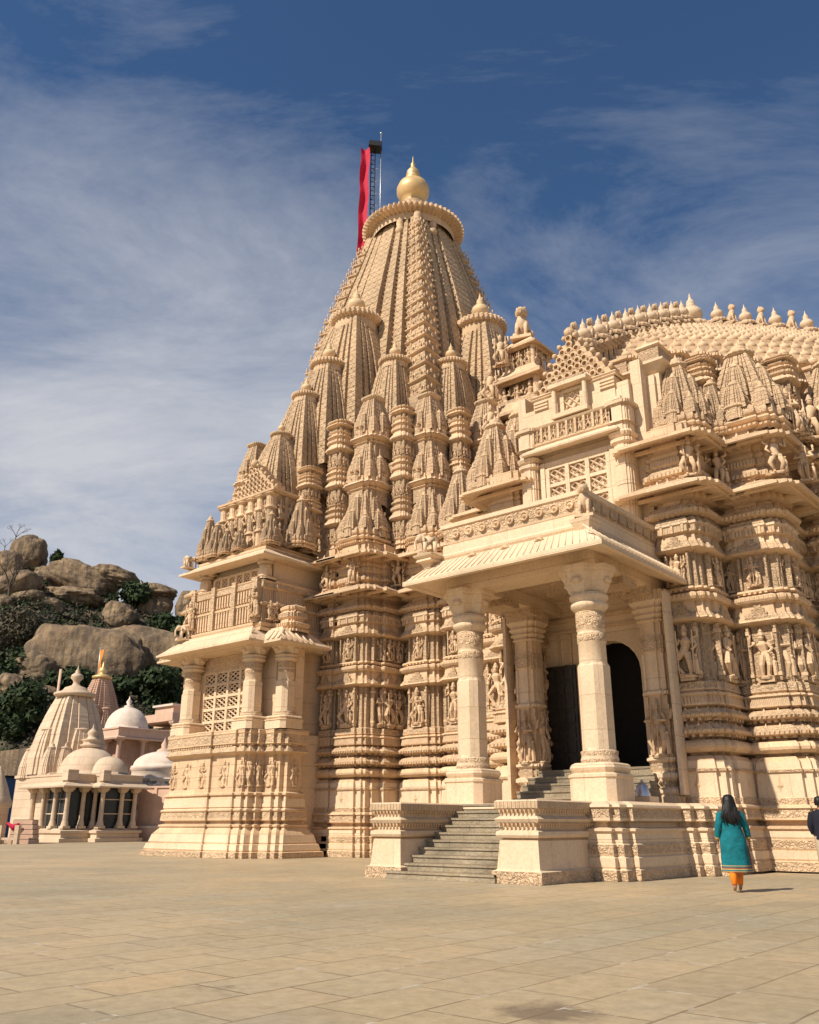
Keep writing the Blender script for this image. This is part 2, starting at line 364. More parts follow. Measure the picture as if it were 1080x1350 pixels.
def turret(parent,cx,cy,z0,ztip,a0,a1,name='turret',fin=True,ramal=None):
    """half spire leaning on the tower: body, ribbed amalaka, finial"""
    H=ztip-z0; ra=ramal or a1*1.75
    za=ztip-ra*1.55
    mb=MB(); aw=spire(mb,cx,cy,curve(z0,za-ra*.25,a0,a1,1.9),.3,depth=.004,plan=UP)
    s=max(.035,a0*.032)
    beads(mb,cx,cy,aw,z0,za-ra*.3,[(.91,-.69),(.93,-.48),(.945,-.24),(.69,-.91),(.48,-.93),(.24,-.945),(-.24,-.945)],s,.16)
    body=mb.build(name,parent)
    mb=MB(); amalaka(mb,cx,cy,za,ra,ra*.34,34); mb.build('amalaka',body)
    mb=MB(); kalasha(mb,cx,cy,za+ra*.40,ra*.34,'kalashs'); mb.build('finial',body)
    return body
def dup_rings(m,mat): pass
def kuta_mesh():
    """mini shrine spire of unit half width 1, height about 4: mouldings, bulging body, face and corner turrets"""
    m=MB()
    P=rathas(0,0,1.0,1.0,.13)
    m.sweep(P,[(0,0),(0,.07),(.10,.10,'dentil'),(.12,.17),(-.04,.22),(-.04,.28),(.08,.31),(.13,.39),(.1,.47),(-.02,.5),(-.02,.54,'kuta'),(.05,.62,'kuta'),(.07,.75,'kuta'),(.05,.9,'kuta'),(-.04,1.02),(-.10,1.08),(-.2,1.1)],'stone')
    tab=[(.9,.86),(1.2,.82),(1.7,.73),(2.2,.63),(2.8,.51),(3.3,.40),(3.65,.32),(3.75,.26)]
    spire(m,0,0,tab,.24,mat='kuta',depth=.012,plan=UP)
    def cap(x,y,z,r):
        m.lathe(x,y,[(r*.7,z-.02),(r*1.15,z+.02),(r*1.15,z+.07),(r*.5,z+.12),(r*.6,z+.2),(r*.4,z+.28),(.01,z+.36)],10,'stone')
    for (x,y) in ((0,-1),(1,0),(0,1),(-1,0)):
        spire(m,x*.78,y*.78,[(.9,.34),(1.3,.33),(1.7,.27),(2.0,.2)],.2,mat='kuta',depth=.015,plan=UP); cap(x*.78,y*.78,2.0,.2)
        spire(m,x*.50,y*.50,[(1.5,.36),(2.1,.33),(2.6,.26),(2.95,.18)],.2,mat='kuta',depth=.015,plan=UP); cap(x*.50,y*.50,2.95,.18)
        m.sweep(rathas(x*.93,y*.93,.24,.24,.03),[(0,.5),(0,.95),(.04,1.0),(.02,1.1),(-.1,1.2)],'kuta')
    for x in (-.66,.66):
        for y in (-.66,.66):
            spire(m,x,y,[(.9,.24),(1.2,.235),(1.5,.19),(1.7,.13)],.18,mat='kuta',depth=.02,plan=UPS); cap(x,y,1.7,.13)
            spire(m,x*.66,y*.66,[(1.5,.24),(1.9,.22),(2.3,.13)],.18,mat='kuta',depth=.02,plan=UPS)
    m.lathe(0,0,[(.28,3.72,'stone',0),(.42,3.78,'stone',.1),(.44,3.86,'stone',.1),(.36,3.95,'stone',.05),(.2,3.99,'stone',0),(.24,4.08,'stone',0),(.2,4.2,'stone',0),(.05,4.3,'stone',0),(.01,4.5,'stone',0)],48,'stone',ribs=16)
    return m.mesh('mini_spire')
def tier_mesh():
    """upper storey of a stacked spire: niche storey, ledge, spire"""
    m=MB(); P=rathas(0,0,.86,.86,.10)
    m.sweep(P,[(-.04,-.9,'fine'),(-.04,-.25),(.04,-.2),(-.04,-.12),(.14,-.02),(.20,.03,'smooth'),(.18,.09),(.0,.14),(.02,.3,'kuta'),(-.03,.42),(-.12,.46)],'stone')
    tab=[(.3,.78),(.7,.74),(1.2,.64),(1.7,.53),(2.15,.42),(2.4,.34)]
    spire(m,0,0,tab,.22,mat='kuta',depth=.012,plan=UP)
    for (x,y) in ((0,-.66),(.66,0)):
        spire(m,x,y,[(.3,.30),(.7,.29),(1.1,.22),(1.35,.15)],.2,mat='kuta',depth=.015,plan=UP)
        m.lathe(x,y,[(.12,1.33),(.19,1.36),(.16,1.43),(.08,1.47),(.01,1.6)],8,'stone')
        m.sweep(rathas(x*1.25,y*1.25,.2,.2,.03),[(0,-.0),(0,.45),(.04,.5),(-.1,.62)],'kuta')
    for x in (-.56,.56):
        for y in (-.56,.56):
            spire(m,x,y,[(.3,.21),(.7,.20),(1.0,.15),(1.2,.1)],.18,mat='kuta',depth=.02,plan=UPS)
    m.sweep(rathas(0,0,.40,.40,.05),[(-.05,2.3),(.12,2.42),(.14,2.48),(.06,2.54),(-.1,2.6)],'smooth')
    return m.mesh('mini_spire')
def pillar_mesh(h):
    """stacked niche pillar standing in the recess between two spires; half width .5"""
    m=MB(); P=rathas(0,0,.5,.5,.07); pr=[(.06,0),(.06,.12),(0,.16)]
    z=.16; k=0
    while z<h-.3:
        s=min(2.0,h-z)
        pr+=[(0,z+.02,'dentil'),(.09,z+.08),(.09,z+.14),(-.02,z+.2),(-.02,z+.3),(.05,z+.34,'fine'),(.05,z+.42),(-.06,z+.46,'fine'),(-.06,z+s*.62),(.08,z+s*.65),(.15,z+s*.68,'smooth'),(.15,z+s*.71),(.03,z+s*.8),(.0,z+s*.84),(.1,z+s*.88,'dentil'),(.1,z+s*.94),(-.03,z+s*.98)]
        z+=s; k+=1
    m.sweep(P,pr,'stone')
    z=.16
    while z<h-.3:
        s=min(2.0,h-z)
        for nn,c in ((Vector((0,-1)),(0,-.5)),(Vector((1,0)),(.5,0))):
            if s>1.2:
                for dx in (-.27,0,.27):
                    T=rot_for(nn); off=Vector((dx,0)) if nn.y else Vector((0,dx))
                    fig_into(m,int(z*3+dx*9),(c[0]+off.x+nn.x*(-.0),c[1]+off.y,z+.45),s*.24,T)
        z+=s
    return m.mesh('niche_pillar')
KUTA=kuta_mesh(); TIER=tier_mesh()
# ================================================================ the temple
temple=empty('stone_temple',(0,0,0),'towering carved cream sandstone temple with a curved ribbed spire, pillared porch and gilded finial','temple')
rnd=random.Random(3)
def wall(name,poly,dz,figs=True,prof=WALL,low=0,deco=True,top=11.5):
    mb=MB(); mb.sweep(poly,prof,'stone',dz)
    if deco: decorate(mb,poly,temple,rnd,low,figs,dz,top)
    return mb.build(name,temple)
# tower walls: core and piers
wall('tower_wall',[(-8,8),(-8,-7.3),(-5.2,-7.3),(-5.2,-8.6),(5.6,-8.6),(5.6,-6.9),(7.2,-6.9),(7.2,-5.6),(8.7,-5.6),(8.7,8)],0)
for i,(x,y,hx,hy) in enumerate(((4.45,-8.65,.95,.9),(6.85,-6.95,.98,.95),(8.75,-6.9,.62,1.05),(3.25,-8.95,.5,.6),(8.9,-4.4,.9,.95),(-4.45,-8.65,.95,.9),(-6.9,-6.9,.95,.95))):
    wall('wall_pier',rathas(x,y,hx,hy,.12),.003*(i+1))
wall('tower_wall',[(8.2,3),(8.2,-7.1),(12.2,-7.1),(12.2,3)],.028)
# hall walls (plan symmetrical about x=17)
HX=17.0
def mirror(pts): return pts+[(2*HX-x,y) for x,y in reversed(pts)]
hq=[(2.3,-8.4),(2.3,-11.3),(3.5,-11.3),(3.5,-10.05),(5.2,-10.05),(5.2,-7.25),(7.0,-7.25),(7.0,-5.4),(8.8,-5.4),(8.8,-3.4),(10.4,-3.4),(10.4,8)]
hall=[(HX+x,y) for x,y in hq]+[(HX-x,y) for x,y in reversed(hq)]
wall('hall_wall',hall,.031,figs=True)
piers=[(-4.55,-9.5,.85,.87),(-6.3,-6.75,.85,.85),(4.55,-9.5,.85,.87),(6.3,-6.75,.85,.85),(8.2,-4.9,.9,.9)]
for i,(dx,y,hx,hy) in enumerate(piers): wall('wall_pier',rathas(HX+dx,y,hx,hy,.12),.034+.003*i)
# flank returns beside the porch (plain panelled, half hidden by the porch)
for i,s in enumerate((-1,1)):
    wall('wall_pier',rathas(HX+s*2.95,-11.0,.72,.95,.10),.052+.003*i,figs=True)
# ---- balcony on the tower flank
bal=empty('balcony',(0,0,0)); bal.parent=temple
mb=MB()
BP=[(-2.7,-9),(-2.7,-11),(-3.6,-11.0),(-3.6,-12.1),(-3.3,-12.1),(-3.3,-12.3),(-2.75,-12.3),(-2.75,-12.65),(-2.5,-12.65),(-2.5,-13.0),(-1.9,-13.0),(-1.9,-13.1),(-.5,-13.1),(-.5,-13.2),(.5,-13.2),(.5,-13.1),(1.9,-13.1),(1.9,-13.0),(2.3,-13.0),(2.3,-12.85),(2.5,-12.85),(2.5,-12.55),(2.65,-12.55),(2.65,-12.25),(3.15,-12.25),(3.15,-12.1),(3.4,-12.1),(3.4,-11.9),(3.6,-11.9),(3.6,-11.0),(2.7,-11.0),(2.7,-9)]
BPR=[(.62,0,'carved'),(.60,.2),(.50,.23),(.52,.27,'smooth'),(.46,.46),(.38,.5),(.40,.53,'smooth'),(.32,.80),(.24,.9),(.10,1.06),(.16,1.1),(.16,1.16),(-.02,1.2),(-.02,1.28),(.12,1.32),(.12,1.4,'carved'),(.09,1.62),(.14,1.66),(.12,1.72,'smooth'),(.02,1.76),(.06,1.8,'smooth'),(.04,2.1),(.0,2.2),(.08,2.24),(.08,2.3),(-.06,2.36,'stone'),(-.10,3.72),(.06,3.78),(.12,3.84,'carved'),(.02,4.04),(-.06,4.08,'stone'),(.1,4.14),(.1,4.2,'carved'),(.07,4.5),(.1,4.54),(.1,4.66),(.0,4.70)]
mb.sweep(BP,BPR,'stone',.004)
for a,b,e,nn,l in edges_vis(BP):
    k=max(1,round(l/.95))
    for i in range(k):
        c=a+e*((i+.5)*l/k)
        if l>.25 and (nn.y<0 or l>.3) and c.y<-11:
            fig_into(mb,rnd.randrange(7),(c.x-nn.x*.12,c.y-nn.y*.12,2.56),1.02,rot_for(nn)@Matrix.Diagonal((min(1,(l/k)/.5),1,1,1)))
    for i in range(int(l/.16)):
        c=a+e*((i+.5)*.16); q=.05
        mb.box(c.x-q,c.y-q,4.06,c.x+q,c.y+q,4.14)
mb.box(-2.6,-11,0,2.95,-8,4.6,'smooth'); mb.build('balcony_base',bal)
def column_mesh(h,r,plain_shaft=True,cap=1.25):
    m=MB(); b=h*.17
    def sq(w,ch): return [(w,-w+ch),(w,w-ch),(w-ch,w),(-w+ch,w),(-w,w-ch),(-w,-w+ch),(-w+ch,-w),(w-ch,-w)]
    w=r*1.75
    ch_=w*.28
    m.sweep([(w,-w+ch_),(w,w-ch_),(w-ch_,w),(-w+ch_,w),(-w,w-ch_),(-w,-w+ch_),(-w+ch_,-w),(w-ch_,-w)],[(0,0,'smooth'),(0,b*.55,'smooth'),(.03,b*.58),(.03,b*.64),(-w*.12,b*.68),(-w*.06,b*.74),(-w*.02,b*.80),(-w*.08,b*.88),(-w*.2,b*.92)],'smooth')
    m.lathe(0,0,[(r*1.25,b*.9,'carved'),(r*1.32,b),(r*1.25,b*1.08,'carved'),(r*1.3,b*1.2),(r*1.08,b*1.24),(r*1.05,b*1.28)],24,'smooth')
    h1=b*1.24; h2=h*.56
    rs=[]
    o8=sq(r*1.02,r*.5)
    m.sweep(o8,[(0,h1),(0,h2),(-.04,h2+.08)],'smooth')
    s=h*.80
    m.lathe(0,0,[(r*1.0,h2-.05),(r*.98,h*.66),(r*1.04,h*.665,'carved'),(r*1.04,h*.70),(r*.98,h*.705),(r*.98,h*.715),(r*1.05,h*.72,'carved'),(r*1.05,s-.02),(r*1.0,s)],32,'smooth')
    m.lathe(0,0,[(r*1.0,s),(r*1.12,s+.03),(r*1.35,s+h*.02),(r*1.4,s+h*.032),(r*1.2,s+h*.042),(r*1.25,s+h*.05),(r*1.42,s+h*.06),(r*1.42,s+h*.072),(r*1.3,s+h*.08)],28,'smooth')
    c0=s+h*.08; ch=h-c0
    w=r*1.15
    P=[(w*1.45,-w*.55),(w*1.45,w*.55),(w*.8,w*.8),(w*.55,w*1.45),(-w*.55,w*1.45),(-w*.8,w*.8),(-w*1.45,w*.55),(-w*1.45,-w*.55),(-w*.8,-w*.8),(-w*.55,-w*1.45),(w*.55,-w*1.45),(w*.8,-w*.8)]
    m.sweep(P,[(-r*.45,c0,'smooth'),(-r*.3,c0+ch*.12,'smooth'),(-r*.1,c0+ch*.4,'smooth'),(-r*.12,c0+ch*.44),(r*.12,c0+ch*.72,'smooth'),(r*.12,c0+ch*.80),(r*.28,c0+ch*.84),(r*.30,c0+ch*1.0)],'smooth')
    for k in range(4):
        T=Matrix.Rotation(k*math.pi/2,4,'Z')
        m.lathe(0,0,[(.0,-r*.3),(r*.22,-r*.3),(r*.22,r*.3),(0,r*.3)],10,'smooth',T=T@Matrix.Translation((w*1.42,0,c0+ch*.45))@Matrix.Rotation(R(90),4,'X'))
    return m.mesh('column')
COLB=column_mesh(3.35,.345)
for x,y in ((-2.0,-12.5),(2.0,-12.5),(3.12,-11.75),(-3.12,-11.75)): inst(COLB,'column',bal,(x,y,4.69))
def jali(mb,x0,x1,z0,z1,y,nx,nz,face='-y',th=.05,style=0,mat='smooth',br=.03):
    """pierced stone screen with nx by nz panels, in the plane y (or x if face '+x')"""
    def b(u0,u1,z0_,z1_,d0,d1,m=mat):
        if face=='-y': mb.box(u0,y+d0,z0_,u1,y+d1,z1_,m)
        else: mb.box(y-d1,u0,z0_,y-d0,u1,z1_,m)
    w=(x1-x0)/nx; h=(z1-z0)/nz; fr=.07
    for i in range(nx+1): b(x0+i*w-fr,x0+i*w+fr,z0,z1,-.06,.1)
    for j in range(nz+1):
        b(x0,x1,z0+j*h-fr*.8,z0+j*h+fr*.8,-.045,.1)
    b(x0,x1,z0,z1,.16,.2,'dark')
    for i in range(nx):
        for j in range(nz):
            a0,a1,c0,c1=x0+i*w+fr,x0+(i+1)*w-fr,z0+j*h+fr,z0+(j+1)*h-fr
            n=4; 
            kind=(i+j+style)%3
            for k in range(1,n):
                t=k/n; 
                pass
            # diagonals
            if kind or True:
                def seg(p,q,r=br):
                    T=None
                    P=(p[0],y+.02,p[1]) if face=='-y' else (y-.02,p[0],p[1]); Q=(q[0],y+.02,q[1]) if face=='-y' else (y-.02,q[0],q[1])
                    mb.tube([P,Q],r,4,mat,smooth=False)
                mx,mz=(a0+a1)/2,(c0+c1)/2
                nn=2
                for ii in range(nn):
                    for jj in range(nn):
                        aa=a0+(a1-a0)*ii/nn; bb=a0+(a1-a0)*(ii+1)/nn; cc=c0+(c1-c0)*jj/nn; dd=c0+(c1-c0)*(jj+1)/nn
                        if kind!=1: seg((aa,cc),(bb,dd)); seg((aa,dd),(bb,cc))
                        else:
                            m1,m2=(aa+bb)/2,(cc+dd)/2; seg((aa,m2),(m1,dd));seg((m1,dd),(bb,m2));seg((bb,m2),(m1,cc));seg((m1,cc),(aa,m2))
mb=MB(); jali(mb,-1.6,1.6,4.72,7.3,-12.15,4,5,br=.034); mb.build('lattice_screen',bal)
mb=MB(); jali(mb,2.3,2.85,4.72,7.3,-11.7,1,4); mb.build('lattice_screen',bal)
mb=MB(); mb.box(-2.65,-11.85,4.6,2.65,-9,9.0,'smooth'); mb.box(-3.3,-11.4,4.6,3.3,-10.95,8.9,'smooth'); mb.box(-1.9,-12.2,7.3,1.9,-11.8,8.2,'carved'); mb.build('balcony_wall',bal)
def eave(mb,poly,z,over,rise,th=.09,mat='smooth',dz=0):
    mb.sweep(poly,[(-.25,z+.12),(-.2,z+.02,'smooth'),(over-.03,z-rise*.0,'smooth'),(over,z+.01),(over,z+th),(over-.05,z+th+.02,'smooth'),(.0,z+th+rise,'smooth'),(-.12,z+th+rise+.04),(-.12,z+th+rise+.1),(-.3,z+th+rise+.12)],mat,dz)
def rect(x0,y0,x1,y1): return [(x0,y0),(x1,y0),(x1,y1),(x0,y1)]
mb=MB(); eave(mb,rect(-2.35,-13.0,2.35,-9),7.98,.75,.62); eave(mb,rect(-3.45,-12.35,3.45,-10.9),7.94,.65,.6,dz=.003)
for (px0,px1,y) in ((-3.0,3.0,-13.68),(-4.1,-3.15,-12.98),(3.15,4.1,-12.98)):   # roll mouldings on the sloping roof edge
    k=int((px1-px0)/.3)
    for i in range(k):
        x=px0+(i+.5)*(px1-px0)/k; mb.tube([(x,y-.02,8.05),(x*.93,y+.55,8.55)],[.045,.03],6,'smooth')
for (xx,y0,y1) in ((3.1,-13.6,-13.0),(4.13,-12.9,-11.0)):
    k=int((y1-y0)/.3)
    for i in range(k):
        y=y0+(i+.5)*.3; mb.tube([(xx+.02,y,8.05),(xx-.5,y,8.5)],[.045,.03],6,'smooth')
mb.build('eave',bal)
# upper storey of the balcony
mb=MB()
UPP=[(-2.6,-9),(-2.6,-10.9),(-3.1,-10.9),(-3.1,-11.6),(-2.3,-11.6),(-2.3,-12.5),(-1.9,-12.5),(-1.9,-12.6),(1.9,-12.6),(1.9,-12.5),(2.3,-12.5),(2.3,-11.9),(2.5,-11.9),(2.5,-9)]
mb.sweep(UPP,[(.3,8.60),(.3,8.72),(.12,8.78),(.18,8.9),(.18,8.98),(.02,9.04,'fluted'),(.0,9.7),(.12,9.76),(.12,9.84),(.0,9.9,'fluted'),(-.03,10.45),(.10,10.5,'carved'),(.08,10.72),(.12,10.78),(.04,10.84),(-.2,10.9)],'stone')
for z0,z1 in ((9.05,9.72),(9.92,10.42)):
    for i in range(22):
        x=-1.85+i*3.7/21; mb.box(x-.045,-12.72,z0,x+.045,-12.56,z1)
for x in (-2.1,-.7,.7,2.1):
    mb.box(x-.13,-12.8,9.0,x+.13,-12.5,10.9,'carved')
for k,x in enumerate((-2.15,2.15)): fig_into(mb,k+2,(x,-12.82,9.2),1.3)
PK=[(.1,8.55),(.1,8.65),(.0,8.7),(.1,8.8,'dentil'),(.14,8.9),(-.04,8.98),(-.04,9.1),(.04,9.16,'fine'),(.04,9.34),(-.08,9.44),(-.02,9.5),(.0,9.6),(-.12,9.68)]
mb.sweep(rathas(3.15,-11.55,.5,.46,.06),PK,'stone')
for k in range(4): fig_into(mb,k,(2.56,-12.3+k*.35,9.1),.8,rot_for(Vector((1,0))))
mb.build('balcony_railing',bal)
mb=MB(); jali(mb,-1.5,1.5,10.95,11.5,-12.1,6,1); mb.box(-2.2,-11.9,10.6,2.2,-9,12,'smooth'); mb.build('lattice_screen',bal)
COLS=column_mesh(1.15,.26)
for x in (-2.0,2.0): inst(COLS,'column',bal,(x,-12.2,10.85),(1,1,.82))
mb=MB(); eave(mb,rect(-2.35,-12.55,2.35,-9),11.72,.55,.34,th=.1)
mb.sweep(rect(-2.2,-12.4,2.2,-9),[(0,12.15),(.12,12.2),(.12,12.3),(-.05,12.36),(.05,12.45),(-.1,12.5)],'stone')
mb.build('eave',bal)
# gable, turrets over balcony
def gable(mb,x0,x1,y,z0,z1,th=.35,steps=7,face='-y'):
    """stepped pediment filled with pierced horseshoe ringwork"""
    cx=(x0+x1)/2; W=(x1-x0)/2; H=z1-z0
    for j in range(steps):
        w=W*(1-j/steps)*.96; z=z0+H*j/steps; mb.box(cx-w,y+.16,z,cx+w,y+th,z+H/steps+.01,'stone')
        for s in (-1,1):
            mb.ball((cx+s*w,y+.08,z+H/steps*.75),H/steps*.36,'stone',7,4)
    d=.27; nz=int(H/(d*.86)); 
    for j in range(nz):
        z=z0+(j+.5)*d*.86; w=W*(1-(z-z0)/H)*.98-.04; k=max(1,int(2*w/d))
        for i in range(k):
            x=cx-k*d/2+(i+.5)*d; n=8
            for t in range(n):
                a0,a1=2*math.pi*t/n,2*math.pi*(t+1)/n; ro,ri=d*.53,d*.30
                P=[(x+ro*math.cos(a0),y,z+ro*math.sin(a0)),(x+ro*math.cos(a1),y,z+ro*math.sin(a1)),(x+ri*math.cos(a1),y-.035,z+ri*math.sin(a1)),(x+ri*math.cos(a0),y-.035,z+ri*math.sin(a0)),(x+ri*math.cos(a1),y+.17,z+ri*math.sin(a1)),(x+ri*math.cos(a0),y+.17,z+ri*math.sin(a0))]
                mb.add(P,[(0,1,2,3),(3,2,4,5)],'stone')
    mb.ball((cx,y+.1,z1+.1),.2,'stone')
mb=MB()
mb.box(-1.75,-11.7,12.4,1.75,-9,15.2,'fine')
for i in range(6):
    x=-1.6+i*.64; mb.sweep(rathas(x,-11.75,.17,.17,.025),[(0.06,12.45),(.06,12.6),(0,12.66),(0,13.3,'fine'),(.08,13.36),(0,13.5,'fine'),(0,14.3),(.08,14.36),(.02,14.5),(.02,14.9),(.12,15.0),(0,15.1)],'stone')
    if i<5:
        for zz,ss in ((12.7,1.0),(13.9,.9)): fig_into(mb,i+int(zz),(x+.32,-11.8,zz),ss)
for i in range(4):
    for zz,ss in ((12.7,1.0),(13.9,.9)): fig_into(mb,i+int(zz)+1,(1.82,-11.4+.62*i,zz),ss,rot_for(Vector((1,0))))
mb.box(1.72,-11.2,12.45,1.9,-11.0,15.0,'fine'); mb.box(1.72,-10.3,12.45,1.9,-10.1,15.0,'fine')
mb.sweep(rect(-1.8,-11.8,1.8,-9),[(0,15.05),(.16,15.12),(.18,15.22),(.02,15.3)],'stone')
gable(mb,-1.7,1.7,-11.6,15.3,16.9,.6,6)
mb.build('gable',bal)
def kuta(x,y,z,w,h,parent=temple,me=None,name='mini_spire'): return inst(me or KUTA,name,parent,(x,y,z),(w,w,h/4.3))
kuta(-2.1,-12.2,12.4,.42,2.3,bal); kuta(2.1,-12.1,12.4,.36,1.6,bal); kuta(-1.3,-12.35,12.4,.36,1.8,bal); kuta(-.5,-12.4,12.4,.30,1.3,bal); kuta(.4,-12.4,12.4,.28,1.1,bal)
# ---- spire base storey and main spire
mb=MB(); mb.sweep([(x*1.0,y*1.0) for x,y in rathas(0,0,6.3,6.3,.6)],[(0,12.3,'carved'),(0,14),(.1,14.1),(-.3,14.2),(-.4,17.0),(-.9,17.6)],'carved'); mb.build('spire_base',temple)
mb=MB()
TAB=[(13,5.85),(16,5.75),(20,5.35),(23,4.98),(25,4.68),(27.3,4.26),(29.6,3.78),(31.5,3.30),(33,2.88),(34.2,2.56),(35.2,2.30),(36.0,2.1)]
aw=spire(mb,0,0,TAB,.45,plan=UP,depth=.0022)
beads(mb,0,0,aw,19,35.6,[(.95,-.24),(.935,-.48),(.92,-.69),(.69,-.92),(.48,-.935),(.24,-.95),(-.24,-.95),(-.48,-.935),(-.69,-.92),(.95,.24)],.115,.34)
SP=mb.build('main_spire',temple)
for sx,sy in ((1,-1),(-1,-1),(1,1)):      # arched ledges wrapping the carved corner bands
    z=21.5
    while z<35.0:
        w=aw(z); k=.27*w; c=(sx*(w-k/2+.02),sy*(w-k/2+.02)); hk=k/2+.03
        mb=MB(); P=rect(c[0]-hk,c[1]-hk,c[0]+hk,c[1]+hk); offs=miters(P)
        up=lambda q:(.0,z-.05)
        rs=[]
        for o,zz in ((-.12,z-.06),(.03,z),(.04,z+.05),(-.03,z+.09),(-.2,z+.12)):
            ring=[]
            for (x,y),(dx,dy) in zip(P,offs): ring.append((x+dx*o,y+dy*o,zz+(.10 if (abs(x)>abs(c[0]) and abs(y)>abs(c[1])) else -.06)))
            rs.append(ring)
        mb.rings(rs,None,'stone',True)
        for t in range(5):       # small carved lozenges in each panel
            for ax_ in (0,1):
                u=-hk+2*hk*(t+.5)/5; q=.05
                px_,py_=(c[0]+u,c[1]+sy*(hk+.0)) if ax_==0 else (c[0]+sx*(hk+.0),c[1]+u)
                zz=z+.33+(.22 if t%2 else 0)
                mb.add([(px_-q,py_-q,zz),(px_+q,py_-q,zz),(px_+q,py_+q,zz),(px_-q,py_+q,zz),(px_,py_,zz+.14),(px_,py_,zz-.14)],[(0,1,4),(1,2,4),(2,3,4),(3,0,4),(1,0,5),(2,1,5),(3,2,5),(0,3,5)],'stone')
        mb.build('ledge',SP)
        z+=.95-.012*(z-21)
mb=MB()
w=aw(21.5); k=.27*w
mb.lathe(w-k/2,-(w-k/2),[(.05,18.9),(.35,19.1),(.55,19.6),(.45,20.0),(.75,20.4),(.8,20.9),(.9,21.5),(.7,21.55)],12,'fine')
mb.build('pendant',SP)
mb=MB(); amalaka(mb,0,0,36.5,3.24,.50,60); 
mb.lathe(0,0,[(1.9,36.6),(1.7,37.2),(1.3,37.9),(.75,38.5),(.8,38.75)],24,'stone'); mb.build('amalaka',SP)
mb=MB(); mb.lathe(0,0,[(.55,38.6,'kalash'),(.7,38.8,'kalash'),(.5,38.95,'kalash'),(.85,39.2,'kalash'),(1.06,39.7,'kalash'),(1.06,40.0,'kalash'),(.9,40.4,'kalash'),(.62,40.66,'kalash'),(.45,40.72,'gold'),(.56,40.8,'gold'),(.5,40.9,'gold'),(.36,40.98,'gold'),(.46,41.15,'gold'),(.40,41.45,'gold'),(.17,41.75,'gold'),(.12,42.0,'gold'),(.16,42.05,'gold'),(.07,42.15,'gold'),(.005,42.75,'gold')],32,'kalash'); mb.build('finial',SP)
for (x,y) in ((2.15,-2.15),(.9,-2.3),(2.3,-.9)):      # little heads under the amalaka
    mb=MB(); mb.lathe(x,y,[(.05,34.7),(.25,34.85),(.3,35.1),(.2,35.3),(.24,35.5),(.22,35.75),(.05,35.9)],10,'stone'); mb.build('carved_bracket',SP)
# turrets: cascade on the flank, mirrored ones on the hall side, and diagonal ones
for (x,y,z0,zt,a0,a1,ra) in ((0,-5.0,19.5,30.0,2.25,1.0,1.5),(0,-7.0,17.5,25.6,1.75,.68,1.02),(0,-8.5,16,22.8,1.35,.5,.76),(0,-10,15,19.8,1.15,.36,.55),
        (5.0,0,19.5,30.0,2.25,1.0,1.5),(3.05,-5.15,18.9,25.3,1.12,.58,.88),(5.15,-3.05,18.9,25.3,1.12,.58,.88),(-3.05,-5.15,18.9,25.3,1.12,.58,.88),(-5,0,19.5,30,2.25,1.0,1.5)):
    turret(temple,x,y,z0,zt,a0,a1,ramal=ra)
# stacked mini spires
def stack(x,y,ux,uy,s=1.0,n=3):
    kuta(x,y,12.55,.98*s,3.35)
    if n>1: inst(TIER,'mini_spire',temple,(x+ux*.35,y+uy*.35,15.55),(.98*s,.98*s,1.0))
    if n>2: inst(TIER,'mini_spire',temple,(x+ux*.65,y+uy*.65,17.95),(.92*s,.92*s,.95))
stack(4.4,-8.65,-.3,1); stack(6.85,-6.95,-.7,.7); stack(8.75,-4.4,-1,.3); stack(-4.4,-8.65,.3,1); stack(-6.9,-6.9,.7,.7)
kuta(8.7,-7.2,12.55,.8,3.4); kuta(10.3,-5.6,12.6,.8,4.6)
PIL=pillar_mesh(7.2); PIL2=pillar_mesh(5.0)
for x,y,sx,h in ((5.75,-7.6,.8,7.0),(7.6,-5.75,.8,7.0),(3.0,-8.9,.92,6.6),(2.05,-9.9,.8,4.2)):
    inst(PIL,'niche_pillar',temple,(x,y,12.5),(sx,sx,h/7.2))
kuta(2.35,-10.6,12.5,.56,2.6)
# ---- guardian figures standing on the eaves
STAT=[(4.9,-9.9,10.72,1.15),(3.2,-9.75,10.72,1.1),(6.1,-8.35,10.72,1.15),(7.75,-8.3,10.7,1.1),(20.75,-12.2,10.72,1.25),(21.1,-10.9,10.72,1.2),(22.75,-10.75,10.72,1.25),(23.2,-9.6,10.72,1.2)]
for k,(x,y,z,s) in enumerate(STAT): inst(FIG[k%7],'standing_statue',temple,(x,y,z),s,R(10 if k%2 else 40))
# animals
def lion_mesh():
    m=MB(); mt='stone'
    m.box(-.34,-.42,0,.34,.42,.10,mt)
    m.tube([(0,.3,.22),(0,.12,.42),(0,-.08,.66),(0,-.14,.86)],[.20,.24,.22,.13],8,mt)
    m.ball((0,-.2,.98),.17,mt,9,6); m.tube([(0,-.3,.96),(0,-.42,.92)],[.10,.07],7,mt); m.ball((0,-.08,.98),.22,mt,9,5)
    for s in (-1,1):
        m.tube([(s*.13,-.14,.62),(s*.15,-.24,.36),(s*.15,-.26,.12)],[.09,.07,.06],6,mt); m.ball((s*.15,-.32,.13),.075,mt,6,4)
        m.tube([(s*.2,.2,.34),(s*.26,.0,.30),(s*.24,-.06,.12)],[.14,.11,.06],6,mt); m.ball((s*.24,-.14,.13),.075,mt,6,4)
        m.ball((s*.13,-.12,1.14),.05,mt,6,4)
    m.tube([(0,.38,.2),(.1,.5,.4),(.05,.44,.62)],[.05,.04,.05],5,mt)
    return m.mesh('lion_statue')
